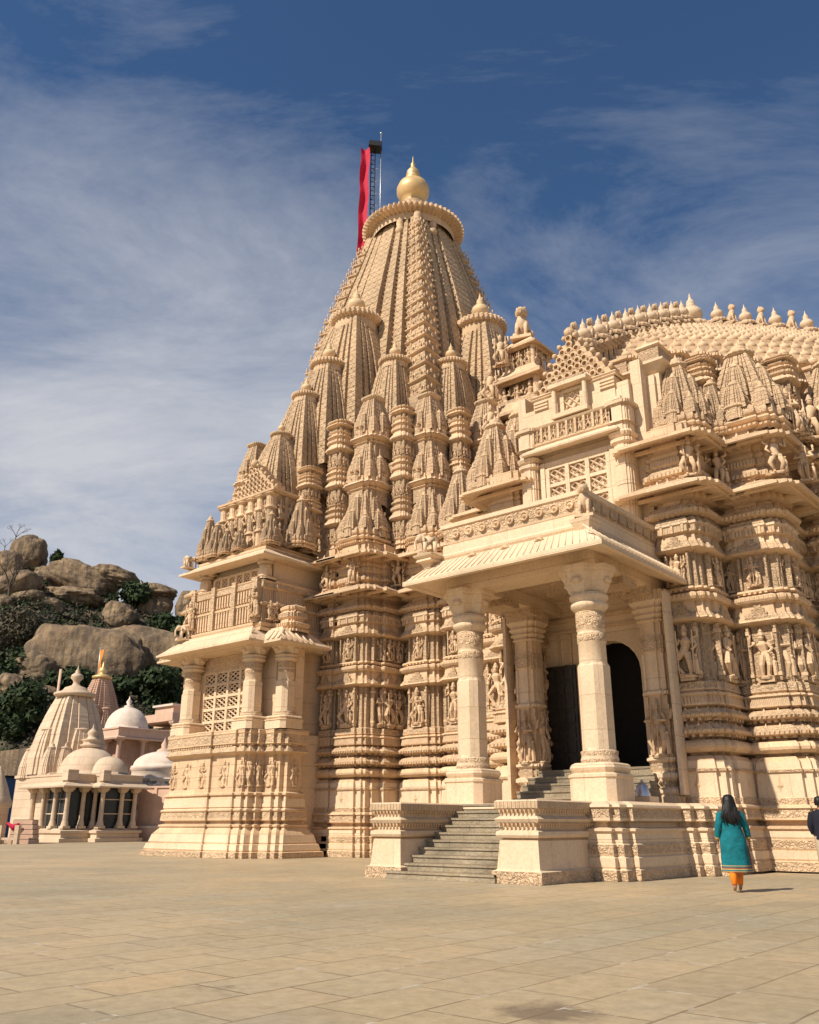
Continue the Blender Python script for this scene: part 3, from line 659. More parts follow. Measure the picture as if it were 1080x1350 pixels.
def elephant_mesh():
    m=MB(); mt='smooth'
    m.box(-.3,-.55,-.1,.3,.55,.04,mt)
    m.tube([(0,.42,.62),(0,.25,.70),(0,-.05,.70),(0,-.25,.72)],[.16,.26,.27,.18],9,mt)
    m.ball((0,-.42,.80),.2,mt,9,6); m.tube([(0,-.56,.74),(0,-.66,.5),(0,-.62,.24),(0,-.7,.16)],[.09,.065,.05,.035],7,mt)
    for s in (-1,1):
        m.tube([(s*.14,-.2,.6),(s*.15,-.22,.04)],[.11,.085],7,mt); m.tube([(s*.14,.26,.6),(s*.15,.28,.04)],[.12,.085],7,mt)
        m.add([(s*.15,-.38,.95),(s*.32,-.30,.88),(s*.30,-.26,.60),(s*.17,-.34,.62)],[(0,1,2,3)],mt); m.tube([(s*.08,-.58,.68),(s*.1,-.72,.6)],[.03,.015],5,mt)
    m.tube([(0,.5,.62),(.02,.56,.3)],[.03,.02],5,mt)
    return m.mesh('elephant_statue')
LION=lion_mesh(); ELE=elephant_mesh()
inst(ELE,'elephant_statue',temple,(-2.5,-12.9,12.12),.58,R(180)); inst(ELE,'elephant_statue',temple,(-2.25,-13.0,8.8),.6,R(-20))
for s in (1,): 
    for k,(zz,yy) in enumerate(((9.4,-12.9),(10.1,-12.8),(10.9,-12.7))): 
        mbx=MB(); mbx.sweep(rathas(-2.45,yy+.3,.26,.26,.04),[(0,zz-.15),(.15,zz-.1),(.18,zz-.02),(.0,zz+.12),(-.05,zz+.2)],'stone'); mbx.build('ledge',bal)
# ---- sukanasa: stepped pavilions and guardian beast where tower meets hall
mb=MB()
for (x,y,z,w,h) in ((8.6,-1.0,20.5,1.5,2.6),(8.6,-1.0,23.1,1.05,1.7),(9.0,-2.9,18.0,1.1,2.3),(9.4,-4.2,15.8,.95,2.0),(10.9,-2.2,16,1.3,2.6),(12.2,-3.0,15,1.3,2.0)):
    for s in (-1,1):
        for t in (-1,1): mb.tube([(x+s*w*.72,y+t*w*.72,z),(x+s*w*.72,y+t*w*.72,z+h*.62)],[w*.13,w*.12],7,'stone',cap=False)
    mb.box(x-w*.5,y-w*.5,z-1.5,x+w*.5,y+w*.5,z+h*.7,'fine')
    mb.sweep(rect(x-w*.8,y-w*.8,x+w*.8,y+w*.8),[(0,z-.25),(.12,z-.18),(.1,z-.02),(-.05,z),(-.3,z+.02)],'stone')
    mb.sweep(rect(x-w*.8,y-w*.8,x+w*.8,y+w*.8),[(-.1,z+h*.62),(.05,z+h*.66),(.28*w,z+h*.62),(.3*w,z+h*.68),(.0,z+h*.82),(-.1*w,z+h*.9),(-.2*w,z+h*.98),(-.5*w,z+h)],'stone')
    for s in range(3): fig_into(mb,s+int(z),(x-w*.5+s*w*.5,y-w*.78,z+.0),h*.55); fig_into(mb,s+int(z)+2,(x+w*.78,y-w*.5+s*w*.5,z),h*.55,rot_for(Vector((1,0))))
mb.box(7,-4,12.5,12.5,4,18.6,'carved'); mb.box(7,-2.6,18,10,2.6,21,'carved')
SUK=mb.build('stepped_pavilion',temple)
inst(LION,'lion_statue',temple,(8.5,-1.2,24.8),(1.6,1.6,1.75),R(20))
inst(FIG[2],'standing_statue',temple,(7.9,-2.5,23.2),1.7,R(20)); inst(FIG[4],'standing_statue',temple,(8.3,-4.1,20.4),1.7,R(20)); inst(FIG[1],'standing_statue',temple,(9.0,-5.2,18.0),1.5,R(20))
kuta(9.2,-4.9,15.2,.85,3.6); kuta(10.6,-7.2,12.5,.72,3.0); kuta(12.2,-9.6,12.6,.95,3.6); kuta(12.0,-7.5,13.2,1.0,4.4)
# ---- hall roof
def hpoly(s,c=(HX,0)):
    q=[(1.95,-9.75),(1.95,-9.0),(2.85,-9.0),(2.85,-8.05),(3.65,-8.05),(3.65,-6.85),(4.55,-6.85),(4.55,-5.5),(5.5,-5.5),(5.5,-4.55),(6.85,-4.55),(6.85,-3.65),(8.05,-3.65),(8.05,-2.85),(9.0,-2.85),(9.0,-1.95),(9.75,-1.95)]
    q=[(x*s,y*s) for x,y in q]
    full=[(x,y) for x,y in q]; full+=[(x,-y) for x,y in reversed(q)]; left=[(-x,y) for x,y in full]
    return [(c[0]+x,c[1]+y) for x,y in full]+[(c[0]+x,c[1]+y) for x,y in reversed(left)]
wall2=[(0,12.3,'smooth'),(0,15.2,'smooth'),(.05,15.25)]
mb=MB(); mb.sweep(hpoly(1.0),wall2,'smooth'); mb.build('hall_clerestory',temple)
mb=MB(); pl=hpoly(1.0)
# pilasters with capitals along the clerestory
HP=[]
for a,b,e,nn,l in edges_vis(pl):
    k=1 if l<1.5 else 2
    for i in range(k):
        c=a+e*((i+.5)*l/k)+nn*.1; HP.append((c.x,c.y))
cm=MB(); cm.sweep(rathas(0,0,.36,.36,.05),[(.06,0),(.06,.3),(0,.35,'fine'),(0,.9),(.08,.95),(.02,1.05),(.02,1.5),(.1,1.56),(.0,1.66),(-.03,2.3),(.06,2.36),(.06,2.5),(-.02,2.55),(-.02,2.9),(.08,2.95),(.18,3.1),(.30,3.16,'smooth'),(.30,3.24),(.12,3.36),(.06,3.42,'fine'),(.06,3.86),(.13,3.9),(.13,4.0),(.03,4.06)],'stone')
PILA=cm.mesh('pilaster')
for (x,y) in HP: inst(PILA,'pilaster',temple,(x,y,12.4),(1.25,1.25,1.0))
mb.sweep(pl,[(0,15.2),(.12,15.3),(.2,15.45),(.2,15.52),(.05,15.62,'fine'),(.03,16.1),(.1,16.15),(.05,16.3),(-.3,16.4)],'stone')
mb.build('parapet',temple)
mb=MB()
bell=[(.30,0),(.34,.08),(.30,.13),(.27,.2),(.17,.3),(.08,.34),(.09,.4),(.01,.5)]
RPF=[(0,22.4),(1,22.2),(2.9,21.3),(4.15,20.65),(6,19.7),(8.3,18.2),(10,16.3)]
def rsurf(r):
    for (a,b),(c,d) in zip(RPF,RPF[1:]):
        if r<=c+1e-6: return b+(d-b)*(r-a)/(c-a)
    return 16.3
r=9.7; nt_=0
while r>.6:
    z=rsurf(r); z2=rsurf(max(0,r-.44)); n=96
    def se(a,rr):
        c_,s_=math.cos(a),math.sin(a); k_=(abs(c_)**1.2+abs(s_)**1.2)**(-1/1.2); return HX+rr*k_*c_,rr*k_*s_
    circ=[se(2*math.pi*i/n,r) for i in range(n)]
    mb.sweep(circ,[(-.12,z-.25),(.0,z-.02),(.10,z+.02),(.12,z+.09),(-.02,z+.14),(-.04,z2)],'stone')
    k=max(6,int(2*math.pi*r*.86/.45))
    for i in range(k):
        a=2*math.pi*(i+.5*(nt_%2))/k; nxx,nyy=math.cos(a),math.sin(a)
        if nyy>.35 and nxx<.8: continue
        x,y=se(a,r+.03)
        mb.lathe(x,y,[(.17,z+.02),(.24,z+.08),(.22,z+.18),(.13,z+.28),(.05,z+.32),(.065,z+.38),(.01,z+.46)],7,'stone')
    r-=.44; nt_+=1
mb.build('hall_roof',temple)
prof_ridge=[(0,23.2),(1,22.9),(2.9,21.9),(4.15,21.2),(6,20.15),(8.3,18.75),(11.8,16.6)]
def rz_(s):
    for (a,b),(c,d) in zip(prof_ridge,prof_ridge[1:]):
        if s<=c: return b+(d-b)*(s-a)/(c-a)
mb=MB()
for ax in ((0,-1),(1,0),(0,1),(-1,0)):
    for j in range(26):
        s=.3+j*.42; z=rz_(s); w=.34
        if ax[0]: mb.sweep(rect(HX+ax[0]*s-.25,-w,HX+ax[0]*s+.25,w),[(0,z-1.1),(.0,z-.45),(.1,z-.4),(.1,z-.3),(0,z-.2),(-.15,z-.05)],'fine')
        else: mb.sweep(rect(HX-w,ax[1]*s-.25,HX+w,ax[1]*s+.25),[(0,z-1.1),(.0,z-.45),(.1,z-.4),(.1,z-.3),(0,z-.2),(-.15,z-.05)],'fine')
mb.build('roof_ridge',temple)
km=MB(); kalasha(km,0,0,.15,.52,'smooth'); km.lathe(0,0,[(.75,-.3,'stone',.1),(.85,-.15,'stone',.1),(.8,0,'stone',.1),(.5,.1,'stone',0),(.4,.2,'stone',0)],48,'stone',ribs=16)
KAL=km.mesh('roof_finial')
inst(KAL,'roof_finial',temple,(HX,0,23.0),.95)
for ax in ((0,-1),(1,0),(-1,0)):
    for j in range(9 if ax[1] else 8):
        s=1.15+j*1.22; z=rz_(s)
        x,y=HX+ax[0]*s,ax[1]*s
        inst(KAL,'roof_finial',temple,(x,y,z),.54)
        s2=s+.62
        if s2<11.6 and (ax[1] or j<6): inst(LION,'lion_statue',temple,(HX+ax[0]*s2,ax[1]*s2,rz_(s2)-.12),(.62,.62,.88),(R(0) if ax[1] else R(70)))
# mini spires over the hall eaves
for (dx,y,w,h) in ((3.15,-10.8,.78,3.0),(4.7,-9.35,1.12,3.5),(6.7,-6.8,1.1,3.5),(3.95,-10.2,.5,2.2),(8.3,-5.0,1.1,3.5),(5.75,-8.2,.5,2.2)):
    kuta(HX+dx,y,12.45,w,h)
for x,y in ((20.55,-9.9),(22.6,-8.3)): inst(PIL2,'niche_pillar',temple,(x,y,12.45),(.8,.8,.62))
for k,(x,y) in enumerate(((20.6,-10.9),(21.0,-10.2),(22.9,-9.2),(23.3,-8.3))): inst(FIG[k+1],'standing_statue',temple,(x,y,12.5),1.5,R(30))
# ---- porch
porch=empty('porch',(0,0,0)); porch.parent=temple
PP=[(14.0,-10),(14.0,-13.9),(13.7,-13.9),(13.7,-15.2),(13.95,-15.2),(13.95,-16.0),(14.3,-16.0),(14.3,-16.35),(19.3,-16.35),(19.3,-16.6),(19.5,-16.6),(19.5,-16.45),(19.68,-16.45),(19.68,-16.1),(19.82,-16.1),(19.82,-13.5),(20.05,-13.5),(20.05,-13.25),(20.3,-13.25),(20.3,-12.9),(20.5,-12.9),(20.5,-10)]
mb=MB(); mb.sweep(PP,BASE+[(.2,1.63),(.1,1.66)],'smooth',.006); mb.build('plinth',porch)
PED=[(.14,0,'carved'),(.14,.24),(.08,.26),(.05,.28,'smooth'),(.0,.84),(-.06,.88),(.03,.9),(.06,.95),(.05,1.02),(-.05,1.06),(-.05,1.12,'dentil'),(.04,1.2),(.08,1.27,'smooth'),(-.03,1.34),(-.03,1.4,'dentil'),(.04,1.47),(.07,1.49,'fluted'),(.07,1.63),(.03,1.66)]
for i,(x0,x1) in enumerate(((14.68,15.52),(18.32,19.28))):
    mb=MB(); P=rect(x0,-19.05,x1,-16.3); mb.sweep(P,PED,'smooth',.002*i)
    for a,b,e,nn,l in edges_vis(P):
        for z,o in ((1.10,.05),(1.38,.04)):
            k=int(l/.1)
            for j in range(k):
                c=a+e*((j+.5)*l/k)+nn*o
                mb.add([(c.x-.03,c.y-.03,z+.09),(c.x+.03,c.y-.03,z+.09),(c.x+.03,c.y+.03,z+.09),(c.x-.03,c.y+.03,z+.09),(c.x,c.y,z-.02)],[(0,1,4),(1,2,4),(2,3,4),(3,0,4)],'stone')
        for c in ([a+e*l/2] if l<1.5 else [a+e*l*.28,a+e*l*.72]):      # low-relief leaf motif
            for w,h,o in ((.26,.05,.022),(.18,.12,.03),(.09,.24,.036),(.04,.36,.04)):
                q=[c-e*w,c+e*w]
                mb.add([(*(q[0]+nn*(.0)),.42),(*(q[1]+nn*.0),.42),(*(c+nn*(-.0)),.42+h),(*(c+nn*o),.46)],[(0,1,3),(1,2,3),(2,0,3)],'smooth')
    mb.build('pedestal',porch)
mb=MB(); n=10
for k in range(n):
    z=1.645*(k+1)/n; y=-19.25+k*.285; xl=15.55-(.28 if k==0 else 0)
    mb.box(xl,y,0 if k==0 else z-.2,18.3,-16.2,z,'step'); mb.box(xl,y-.03,z-.045,18.3,y+.1,z+.004,'step')
mb.build('stairs',porch)
mb=MB()
for k in range(5):
    z=1.66+.2*(k+1); y=-13.6+k*.3; mb.box(15.0,y,1.6 if k==0 else z-.21,19.0,-11,z,'step'); mb.box(15.0,y-.025,z-.05,19.0,y+.05,z+.004,'step')
mb.build('stairs',porch)
COL=column_mesh(5.85,.355)
for x in (15.07,18.93): 
    inst(COL,'column',porch,(x,-15.5,1.66))
mb=MB()
for y0,x0,x1,y1 in ((-15.95,14.6,19.4,-15.05),): mb.box(x0,y0,7.5,x1,y1,7.95,'smooth')
mb.box(14.62,-15.0,7.5,15.5,-11,7.93,'smooth'); mb.box(18.5,-15.0,7.5,19.38,-11,7.93,'smooth')
mb.box(14.5,-15.95,7.96,19.5,-9,8.1,'carved')
for (x,y) in ((15.07,-14.0),(18.93,-14.0),(15.07,-12.6),(18.93,-12.6)): mb.box(x-.48,y-.4,7.3,x+.48,y+.4,7.52,'carved')
for k in range(5): mb.sweep(rathas(17,-13.2,1.75-.3*k,1.75-.3*k,.15),[(0,7.86-.0*k+k*.0),(0,7.9)],'carved') if k==0 else None
mb.build('ceiling_beam',porch)
mb=MB()
EP=rect(14.65,-16.15,19.35,-11.2)
mb.sweep(EP,[(-.3,8.0),(-.2,7.92,'smooth'),(.78,7.60,'smooth'),(.85,7.62),(.85,7.74),(.78,7.78,'smooth'),(.20,8.35,'smooth'),(.06,8.40),(.10,8.46,'dentil'),(.06,8.54,'smooth'),(.02,8.6),(.0,8.86,'smooth')],'smooth')
for x in [14.1+.21*i for i in range(29)]:
    mb.tube([(x,-16.93,7.80),(17+(x-17)*.88,-16.36,8.34)],[.014,.012],5,'smooth')
for y in [-16.8+.2*i for i in range(27)]:
    mb.tube([(20.13,y,7.80),(19.6,y+.02,8.30)],[.032,.025],6,'smooth')
mb.build('eave',porch)
mb=MB(); mb.sweep(rect(14.82,-15.95,19.18,-11.6),[(-.3,8.5),(.0,8.62,'smooth'),(.05,8.84),(.12,8.92),(.14,8.98,'carved'),(.20,9.36),(.24,9.38),(.24,9.5),(.0,9.52),(-.25,9.52),(-.3,9.4)],'smooth')
for i in range(9):
    x=15.1+i*.475; r=.13
    mb.lathe(0,0,[(r,0),(r,.05),(r*.75,.05),(r*.7,.01),(r*.4,.02),(r*.35,.06),(.01,.07)],14,'stone',T=Matrix.Translation((x,-16.12,9.17))@Matrix.Rotation(R(90),4,'X'))
for i in range(8):
    y=-15.6+i*.5; mb.box(19.33,y-.16,9.05,19.39,y+.16,9.32,'fine')
mb.build('parapet',porch)
mb=MB()
for x in (15.9,17,18.1):
    mb.ball((x,-16.95+.55,8.28),.11,'stone',7,4); mb.tube([(x-.16,-16.42,8.24),(x,-16.5,8.3),(x+.16,-16.42,8.24)],[.03,.05,.03],5,'stone')
mb.build('carved_boss',porch)
inst(ELE,'elephant_statue',porch,(14.35,-16.45,8.60),.62,R(-40))
mb=MB(); mb.sweep(rect(14.15,-16.7,14.6,-16.2),[(-.12,8.15),(-.05,8.3),(.06,8.34),(.02,8.42),(.1,8.48),(.12,8.54),(.0,8.56)],'smooth'); mb.build('corner_block',porch)
mb=MB(); mb.sweep(rect(19.15,-16.45,19.6,-15.95),[(-.1,8.2),(.05,8.5),(.08,8.6),(.0,8.64)],'smooth'); mb.build('corner_block',porch)
inst(LION,'lion_statue',porch,(19.38,-16.2,8.62),(.72,.72,.82),R(20))
# porch inner wall, door, pilasters
mb=MB()
y0=-11.0
mb.box(14.3,y0,1.6,15.92,y0+.5,7.9,'smooth'); mb.box(18.08,y0,1.6,19.7,y0+.5,7.9,'smooth')
n=12; pts=[]
for k in range(n+1):
    a=math.pi*k/n; pts.append((17+1.08*math.cos(a),5.55+1.0*math.sin(a)))
for (xa,za),(xb,zb) in zip(pts,pts[1:]):
    mb.add([(xa,y0,za),(xb,y0,zb),(xb,y0,7.9),(xa,y0,7.9),(xa,y0+.5,za),(xb,y0+.5,zb)],[(0,1,2,3),(0,4,5,1)],'smooth')
mb.box(14.8,y0-.06,6.95,19.2,y0+.02,7.05); mb.box(14.8,y0-.1,7.3,19.2,y0+.02,7.42)
for x in (15.75,18.25): mb.box(x-.06,y0-.08,2.6,x+.06,y0+.02,6.9)
for x in (15.35,18.62): mb.box(x-.04,y0-.05,2.6,x+.04,y0+.02,6.9)
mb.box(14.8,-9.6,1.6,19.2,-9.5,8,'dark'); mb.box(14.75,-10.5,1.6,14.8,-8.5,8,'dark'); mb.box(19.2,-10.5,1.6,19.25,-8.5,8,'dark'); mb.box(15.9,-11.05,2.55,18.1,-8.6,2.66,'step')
mb.box(15.2,-13.6,1.6,18.8,-9,1.66,'step')
mb.build('porch_wall',porch)
mb=MB()
DW=plain('dark_bronze_door',(.055,.045,.036),.4,.4,8,.2); M['door']=DW
def leaf(x0,x1,y):
    mb.box(x0,y,2.68,x1,y+.06,5.9,'door')
    nx,nz=3,7
    for i in range(nx):
        for j in range(nz):
            a=x0+.06+(x1-x0-.12)*i/nx; b=x0+.06+(x1-x0-.12)*(i+1)/nx; c=2.74+3.1*j/nz; d=2.74+3.1*(j+1)/nz
            mb.box(a+.04,y-.035,c+.05,b-.04,y+.01,d-.05,'door')
leaf(14.92,15.98,-11.22)
mb.build('door_leaf',porch)
PA=MB()
PA.sweep(rathas(0,0,.46,.42,.07),[(.10,0,'stone'),(.10,.2),(.02,.24),(.08,.3),(.08,.4),(-.02,.46,'fine'),(.0,.62),(.1,.7),(.1,.8),(-.02,.86),(.04,.95,'fine'),(.0,1.1),(.08,1.16),(.08,1.22),(-.04,1.28,'stone'),(-.06,2.9),(.04,2.95),(.04,3.02),(-.05,3.08),(-.05,4.1,'stone'),(.0,4.15,'carved'),(.0,4.6),(-.04,4.65,'stone'),(-.04,5.0),(.06,5.05),(.0,5.12),(.1,5.2),(.04,5.28),(.14,5.38),(.08,5.46),(.2,5.6,'fluted'),(.22,5.9)],'smooth')
fig_into(PA,3,(0,-.4,1.25),1.55); fig_into(PA,5,(.4,0,1.25),1.5,rot_for(Vector((1,0))))
fig_into(PA,1,(0,-.48,.42),.45); fig_into(PA,2,(.5,0,.42),.45,rot_for(Vector((1,0))))
PAM=PA.mesh('pilaster')
for x in (14.85,19.12): inst(PAM,'pilaster',porch,(x,-12.1,1.66),(.86,.9,.985))
for x0,x1,y in ((19.62,19.72,-12.55),(14.2,14.3,-12.55)):
    mb=MB(); mb.box(x0,y,1.9,x1,y+.4,7.4,'smooth'); mb.build('wall_frame',porch)
# ---- tall window bay over the porch
bay=empty('window_bay',(0,0,0)); bay.parent=temple
mb=MB()
yb=-12.0
mb.box(15.0,yb,9.2,19.0,-10,14.6,'smooth')
mb.box(15.28,-12.1,12.75,18.72,-11.9,14.1,'smooth')
mb.box(19.0,-11.8,9.2,19.35,-10.5,15.3,'smooth'); mb.box(14.7,-11.8,9.2,15.0,-10.5,15.3,'smooth')
mb.build('bay_wall',bay)
for i,x in enumerate((15.32,18.72)):
    mb=MB(); mb.sweep(rathas(x,-12.1,.30,.32,.04),[(.04,9.3),(.04,9.6)]+sum([[(0,z,'smooth'),(0,z+.62),(-.02,z+.64),(-.02,z+.66)] for z in (9.62,10.28,10.94,11.6)],[])+[(0,12.3),(.06,12.35),(.06,12.45),(-.02,12.5),(.05,12.55),(.1,12.65),(.02,12.75),(.02,12.95,'fine'),(.1,13.0),(.04,13.05),(.04,13.55,'fine'),(.12,13.62),(.14,13.72),(-.1,13.8)],'smooth'); mb.build('pilaster',bay)
mb=MB(); jali(mb,15.95,18.15,9.75,12.25,-12.12,3,4,style=1); mb.box(15.7,-12.2,9.3,15.86,-12.0,12.45,'smooth'); mb.box(18.24,-12.2,9.3,18.4,-12.0,12.45,'smooth'); mb.box(15.86,-12.18,12.3,18.24,-12.0,12.45,'smooth')
mb.build('lattice_window',bay)
mb=MB(); P=rect(15.6,-12.3,18.45,-11.9)
mb.sweep(P,[(-.05,12.75),(.30,12.68,'smooth'),(.34,12.72),(.34,12.78),(.1,12.98),(.06,13.02),(.12,13.06,'dentil'),(.1,13.12),(.02,13.18,'fine'),(.0,13.6),(.1,13.66),(.14,13.72),(.0,13.8)],'smooth')
for i in range(9): fig_into(mb,i,(15.75+i*.32,-12.34,13.14),.46)
for i in range(10): mb.box(15.58+i*.32,-12.42,13.12,15.66+i*.32,-12.3,13.64)
mb.build('cornice',bay)
mb=MB(); mb.box(15.5,-12.05,13.8,18.55,-10,14.9,'smooth')
for x in (15.55,18.05): 
    for z in (14.5,14.62,14.74): mb.box(x-.02,-12.12,z,x+.52,-12.0,z+.06,'smooth')
mb.box(16.35,-12.4,13.85,17.7,-12.0,14.0,'smooth'); mb.box(16.3,-12.45,14.95,17.75,-12.0,15.08,'smooth'); mb.box(16.45,-12.38,15.08,17.6,-12.0,15.22,'fine')
for x in (16.45,17.6): mb.tube([(x,-12.3,14.0),(x,-12.3,14.96)],[.09,.08],8,'smooth',cap=False)
jali(mb,16.65,17.4,14.1,14.85,-12.1,1,1,style=2)
mb.sweep(rect(15.45,-12.05,18.6,-10),[(0,14.88),(.06,14.92),(.0,14.98),(.06,15.02),(0,15.08)],'smooth')
gable(mb,15.5,18.5,-12.05,15.1,17.0,.7,7)
mb.build('gable',bay)
mb=MB(); mb.sweep(rect(19.25,-11.3,19.75,-10.4),[(0,12.4,'smooth'),(0,14.9,'smooth'),(.08,14.95),(.2,15.1),(.3,15.16),(.3,15.24),(.1,15.36,'fine'),(.1,15.8),(.18,15.84),(.1,15.95)],'smooth'); mb.box(19.32,-11.42,12.4,19.62,-11.3,14.8,'smooth'); mb.build('buttress',bay)
# metal bell on a stand beside the door
bl=empty('metal_bell',(19.35,-14.2,1.66),'silver metal bell standing on a low stone block beside the right porch column','bell')
mb=MB(); mb.lathe(0,0,[(.20,.17),(.20,.2),(.165,.3),(.14,.42),(.06,.5),(.03,.52),(.03,.56),(.005,.58)],24,'bell'); mb.build('bell_body',bl)
mb=MB(); mb.box(-.3,-.25,0,.3,.25,.16,'smooth'); mb.build('block',bl)

# ================================================================ ground
def ground_mat():
    m,nt,b=nodes('stone_paving')
    tc=N(nt,'ShaderNodeTexCoord').outputs['Object']
    def noise_(sc,det=6.0,ro=.65,v=tc):
        n=N(nt,'ShaderNodeTexNoise',inp={'Scale':sc,'Detail':det,'Roughness':ro}); L(nt,v,n.inputs['Vector']); return n.outputs[0]
    rot=N(nt,'ShaderNodeMapping',inp={'Rotation':(0,0,R(90.8)),'Location':(3.1,.4,0)}); L(nt,tc,rot.inputs[0])
    wob=N(nt,'ShaderNodeMix',data_type='VECTOR'); wob.inputs[0].default_value=.012
    nn=N(nt,'ShaderNodeTexNoise',inp={'Scale':1.3,'Detail':3.0}); L(nt,tc,nn.inputs['Vector'])
    va=N(nt,'ShaderNodeVectorMath',operation='MULTIPLY_ADD'); L(nt,nn.outputs['Color'],va.inputs[0]); va.inputs[1].default_value=(.05,.05,.05); L(nt,rot.outputs[0],va.inputs[2])
    br=N(nt,'ShaderNodeTexBrick',offset=.37,inp={'Scale':1.0,'Mortar Size':.012,'Mortar Smooth':.3,'Bias':0.0,'Brick Width':1.05,'Row Height':.66,'Color1':(0,0,0,1),'Color2':(1,1,1,1),'Mortar':(.5,.5,.5,1)}); L(nt,va.outputs[0],br.inputs['Vector'])
    tone=ramp(nt,br.outputs['Color'],[(0,(.385,.305,.195)),(.3,(.415,.330,.208)),(.6,(.430,.340,.212)),(.8,(.415,.345,.232)),(1,(.455,.345,.208))]).outputs[0]
    big=ramp(nt,noise_(.18),[(.35,(.80,.83,.84)),(.65,(1.12,1.06,1.0))]).outputs[0]
    c=mix(nt,1.0,tone,big,'MULTIPLY')
    grey=ramp(nt,noise_(.5,8.0),[(.5,(0,0,0)),(.72,(.55,.55,.55))]).outputs[0]
    c=mix(nt,grey,c,(.35,.305,.225))
    fine=ramp(nt,noise_(6.0,10.0,.82),[(.3,(.66,.66,.66)),(.7,(1.28,1.28,1.28))]).outputs[0]
    c=mix(nt,.8,c,fine,'MULTIPLY')
    # dark soil stains
    st=ramp(nt,noise_(.9,9.0,.7),[(.64,(0,0,0)),(.74,(.7,.7,.7))]).outputs[0]
    c=mix(nt,st,c,(.12,.09,.065))
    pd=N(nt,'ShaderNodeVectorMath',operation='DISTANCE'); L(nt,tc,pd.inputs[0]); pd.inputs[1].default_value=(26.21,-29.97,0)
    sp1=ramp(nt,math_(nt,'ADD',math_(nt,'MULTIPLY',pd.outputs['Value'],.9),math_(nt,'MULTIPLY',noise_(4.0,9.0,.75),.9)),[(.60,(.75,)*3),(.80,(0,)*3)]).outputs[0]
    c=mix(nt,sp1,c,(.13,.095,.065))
    # joints: partly dark, partly refilled with pale mortar that has smeared
    jm=ramp(nt,noise_(.45,4.0),[(.48,(.15,)*3),(.62,(1,)*3)]).outputs[0]
    j=math_(nt,'MULTIPLY',br.outputs['Fac'],jm)
    c=mix(nt,math_(nt,'MULTIPLY',br.outputs['Fac'],.6),c,(.17,.12,.07))
    c=mix(nt,math_(nt,'MULTIPLY',j,.7),c,(.16,.11,.065))
    br2=N(nt,'ShaderNodeTexBrick',offset=.37,inp={'Scale':1.0,'Mortar Size':.022,'Mortar Smooth':.8,'Brick Width':1.05,'Row Height':.66}); L(nt,va.outputs[0],br2.inputs['Vector'])
    pm=ramp(nt,noise_(1.1,7.0,.75),[(.545,(0,0,0)),(.60,(1,1,1))]).outputs[0]
    c=mix(nt,math_(nt,'MULTIPLY',math_(nt,'MULTIPLY',br2.outputs['Fac'],pm),.85),c,(.55,.50,.42))
    ms=N(nt,'ShaderNodeMapping',inp={'Rotation':(0,0,.3),'Scale':(3.0,.8,1)}); L(nt,tc,ms.inputs[0])
    sc1=ramp(nt,noise_(2.2,10.0,.8,ms.outputs[0]),[(.70,(0,0,0)),(.73,(.8,.8,.8))]).outputs[0]
    c=mix(nt,sc1,c,(.52,.46,.37))
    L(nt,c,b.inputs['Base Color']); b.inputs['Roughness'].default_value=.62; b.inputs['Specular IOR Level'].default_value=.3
    h=math_(nt,'SUBTRACT',math_(nt,'MULTIPLY',noise_(5.0,8.0,.7),.5),br.outputs['Fac'])
    h=math_(nt,'ADD',h,math_(nt,'MULTIPLY',br.outputs['Color'],.25))
    bp=N(nt,'ShaderNodeBump',inp={'Strength':.5,'Distance':.012}); L(nt,h,bp.inputs['Height']); L(nt,bp.outputs[0],b.inputs['Normal'])
    return m
M['paving']=ground_mat()
mb=MB(); S=900
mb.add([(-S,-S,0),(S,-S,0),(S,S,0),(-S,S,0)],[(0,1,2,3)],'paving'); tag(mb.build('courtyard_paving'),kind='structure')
# ================================================================ hill, boulders, scrub
def rock_mat():
    m,nt,b=nodes('weathered_granite')
    tc=N(nt,'ShaderNodeTexCoord').outputs['Object']
    n=N(nt,'ShaderNodeTexNoise',inp={'Scale':.22,'Detail':9.0,'Roughness':.68}); L(nt,tc,n.inputs['Vector'])
    mp=N(nt,'ShaderNodeMapping',inp={'Scale':(.9,.9,.10)}); L(nt,tc,mp.inputs[0])
    st=N(nt,'ShaderNodeTexNoise',inp={'Scale':1.0,'Detail':6.0,'Roughness':.6}); L(nt,mp.outputs[0],st.inputs['Vector'])
    c=ramp(nt,n.outputs[0],[(.3,(.14,.09,.052)),(.5,(.27,.185,.105)),(.7,(.38,.27,.155))]).outputs[0]
    c=mix(nt,ramp(nt,st.outputs[0],[(.42,(0,0,0)),(.60,(.85,.85,.85))]).outputs[0],c,(.085,.062,.042))
    L(nt,c,b.inputs['Base Color']); b.inputs['Roughness'].default_value=.9
    n2=N(nt,'ShaderNodeTexNoise',inp={'Scale':1.2,'Detail':9.0,'Roughness':.7}); L(nt,tc,n2.inputs['Vector'])
    bp=N(nt,'ShaderNodeBump',inp={'Strength':.8,'Distance':.5}); L(nt,n2.outputs[0],bp.inputs['Height']); L(nt,bp.outputs[0],b.inputs['Normal'])
    return m
M['rock']=rock_mat()
M['scrub']=plain('scrub_earth',(.075,.062,.040),.95,0,.5,.5,.9,1.2)
def leafmat(name,a,b_):
    m,nt,b=nodes(name)
    tc=N(nt,'ShaderNodeTexCoord').outputs['Object']
    n=N(nt,'ShaderNodeTexNoise',inp={'Scale':.6,'Detail':4.0}); L(nt,tc,n.inputs['Vector'])
    L(nt,ramp(nt,n.outputs[0],[(.35,a),(.65,b_)]).outputs[0],b.inputs['Base Color']); b.inputs['Roughness'].default_value=.75
    b.inputs['Specular IOR Level'].default_value=.2
    return m
M['leaf']=leafmat('dark_leaves',(.016,.030,.011),(.042,.062,.022))
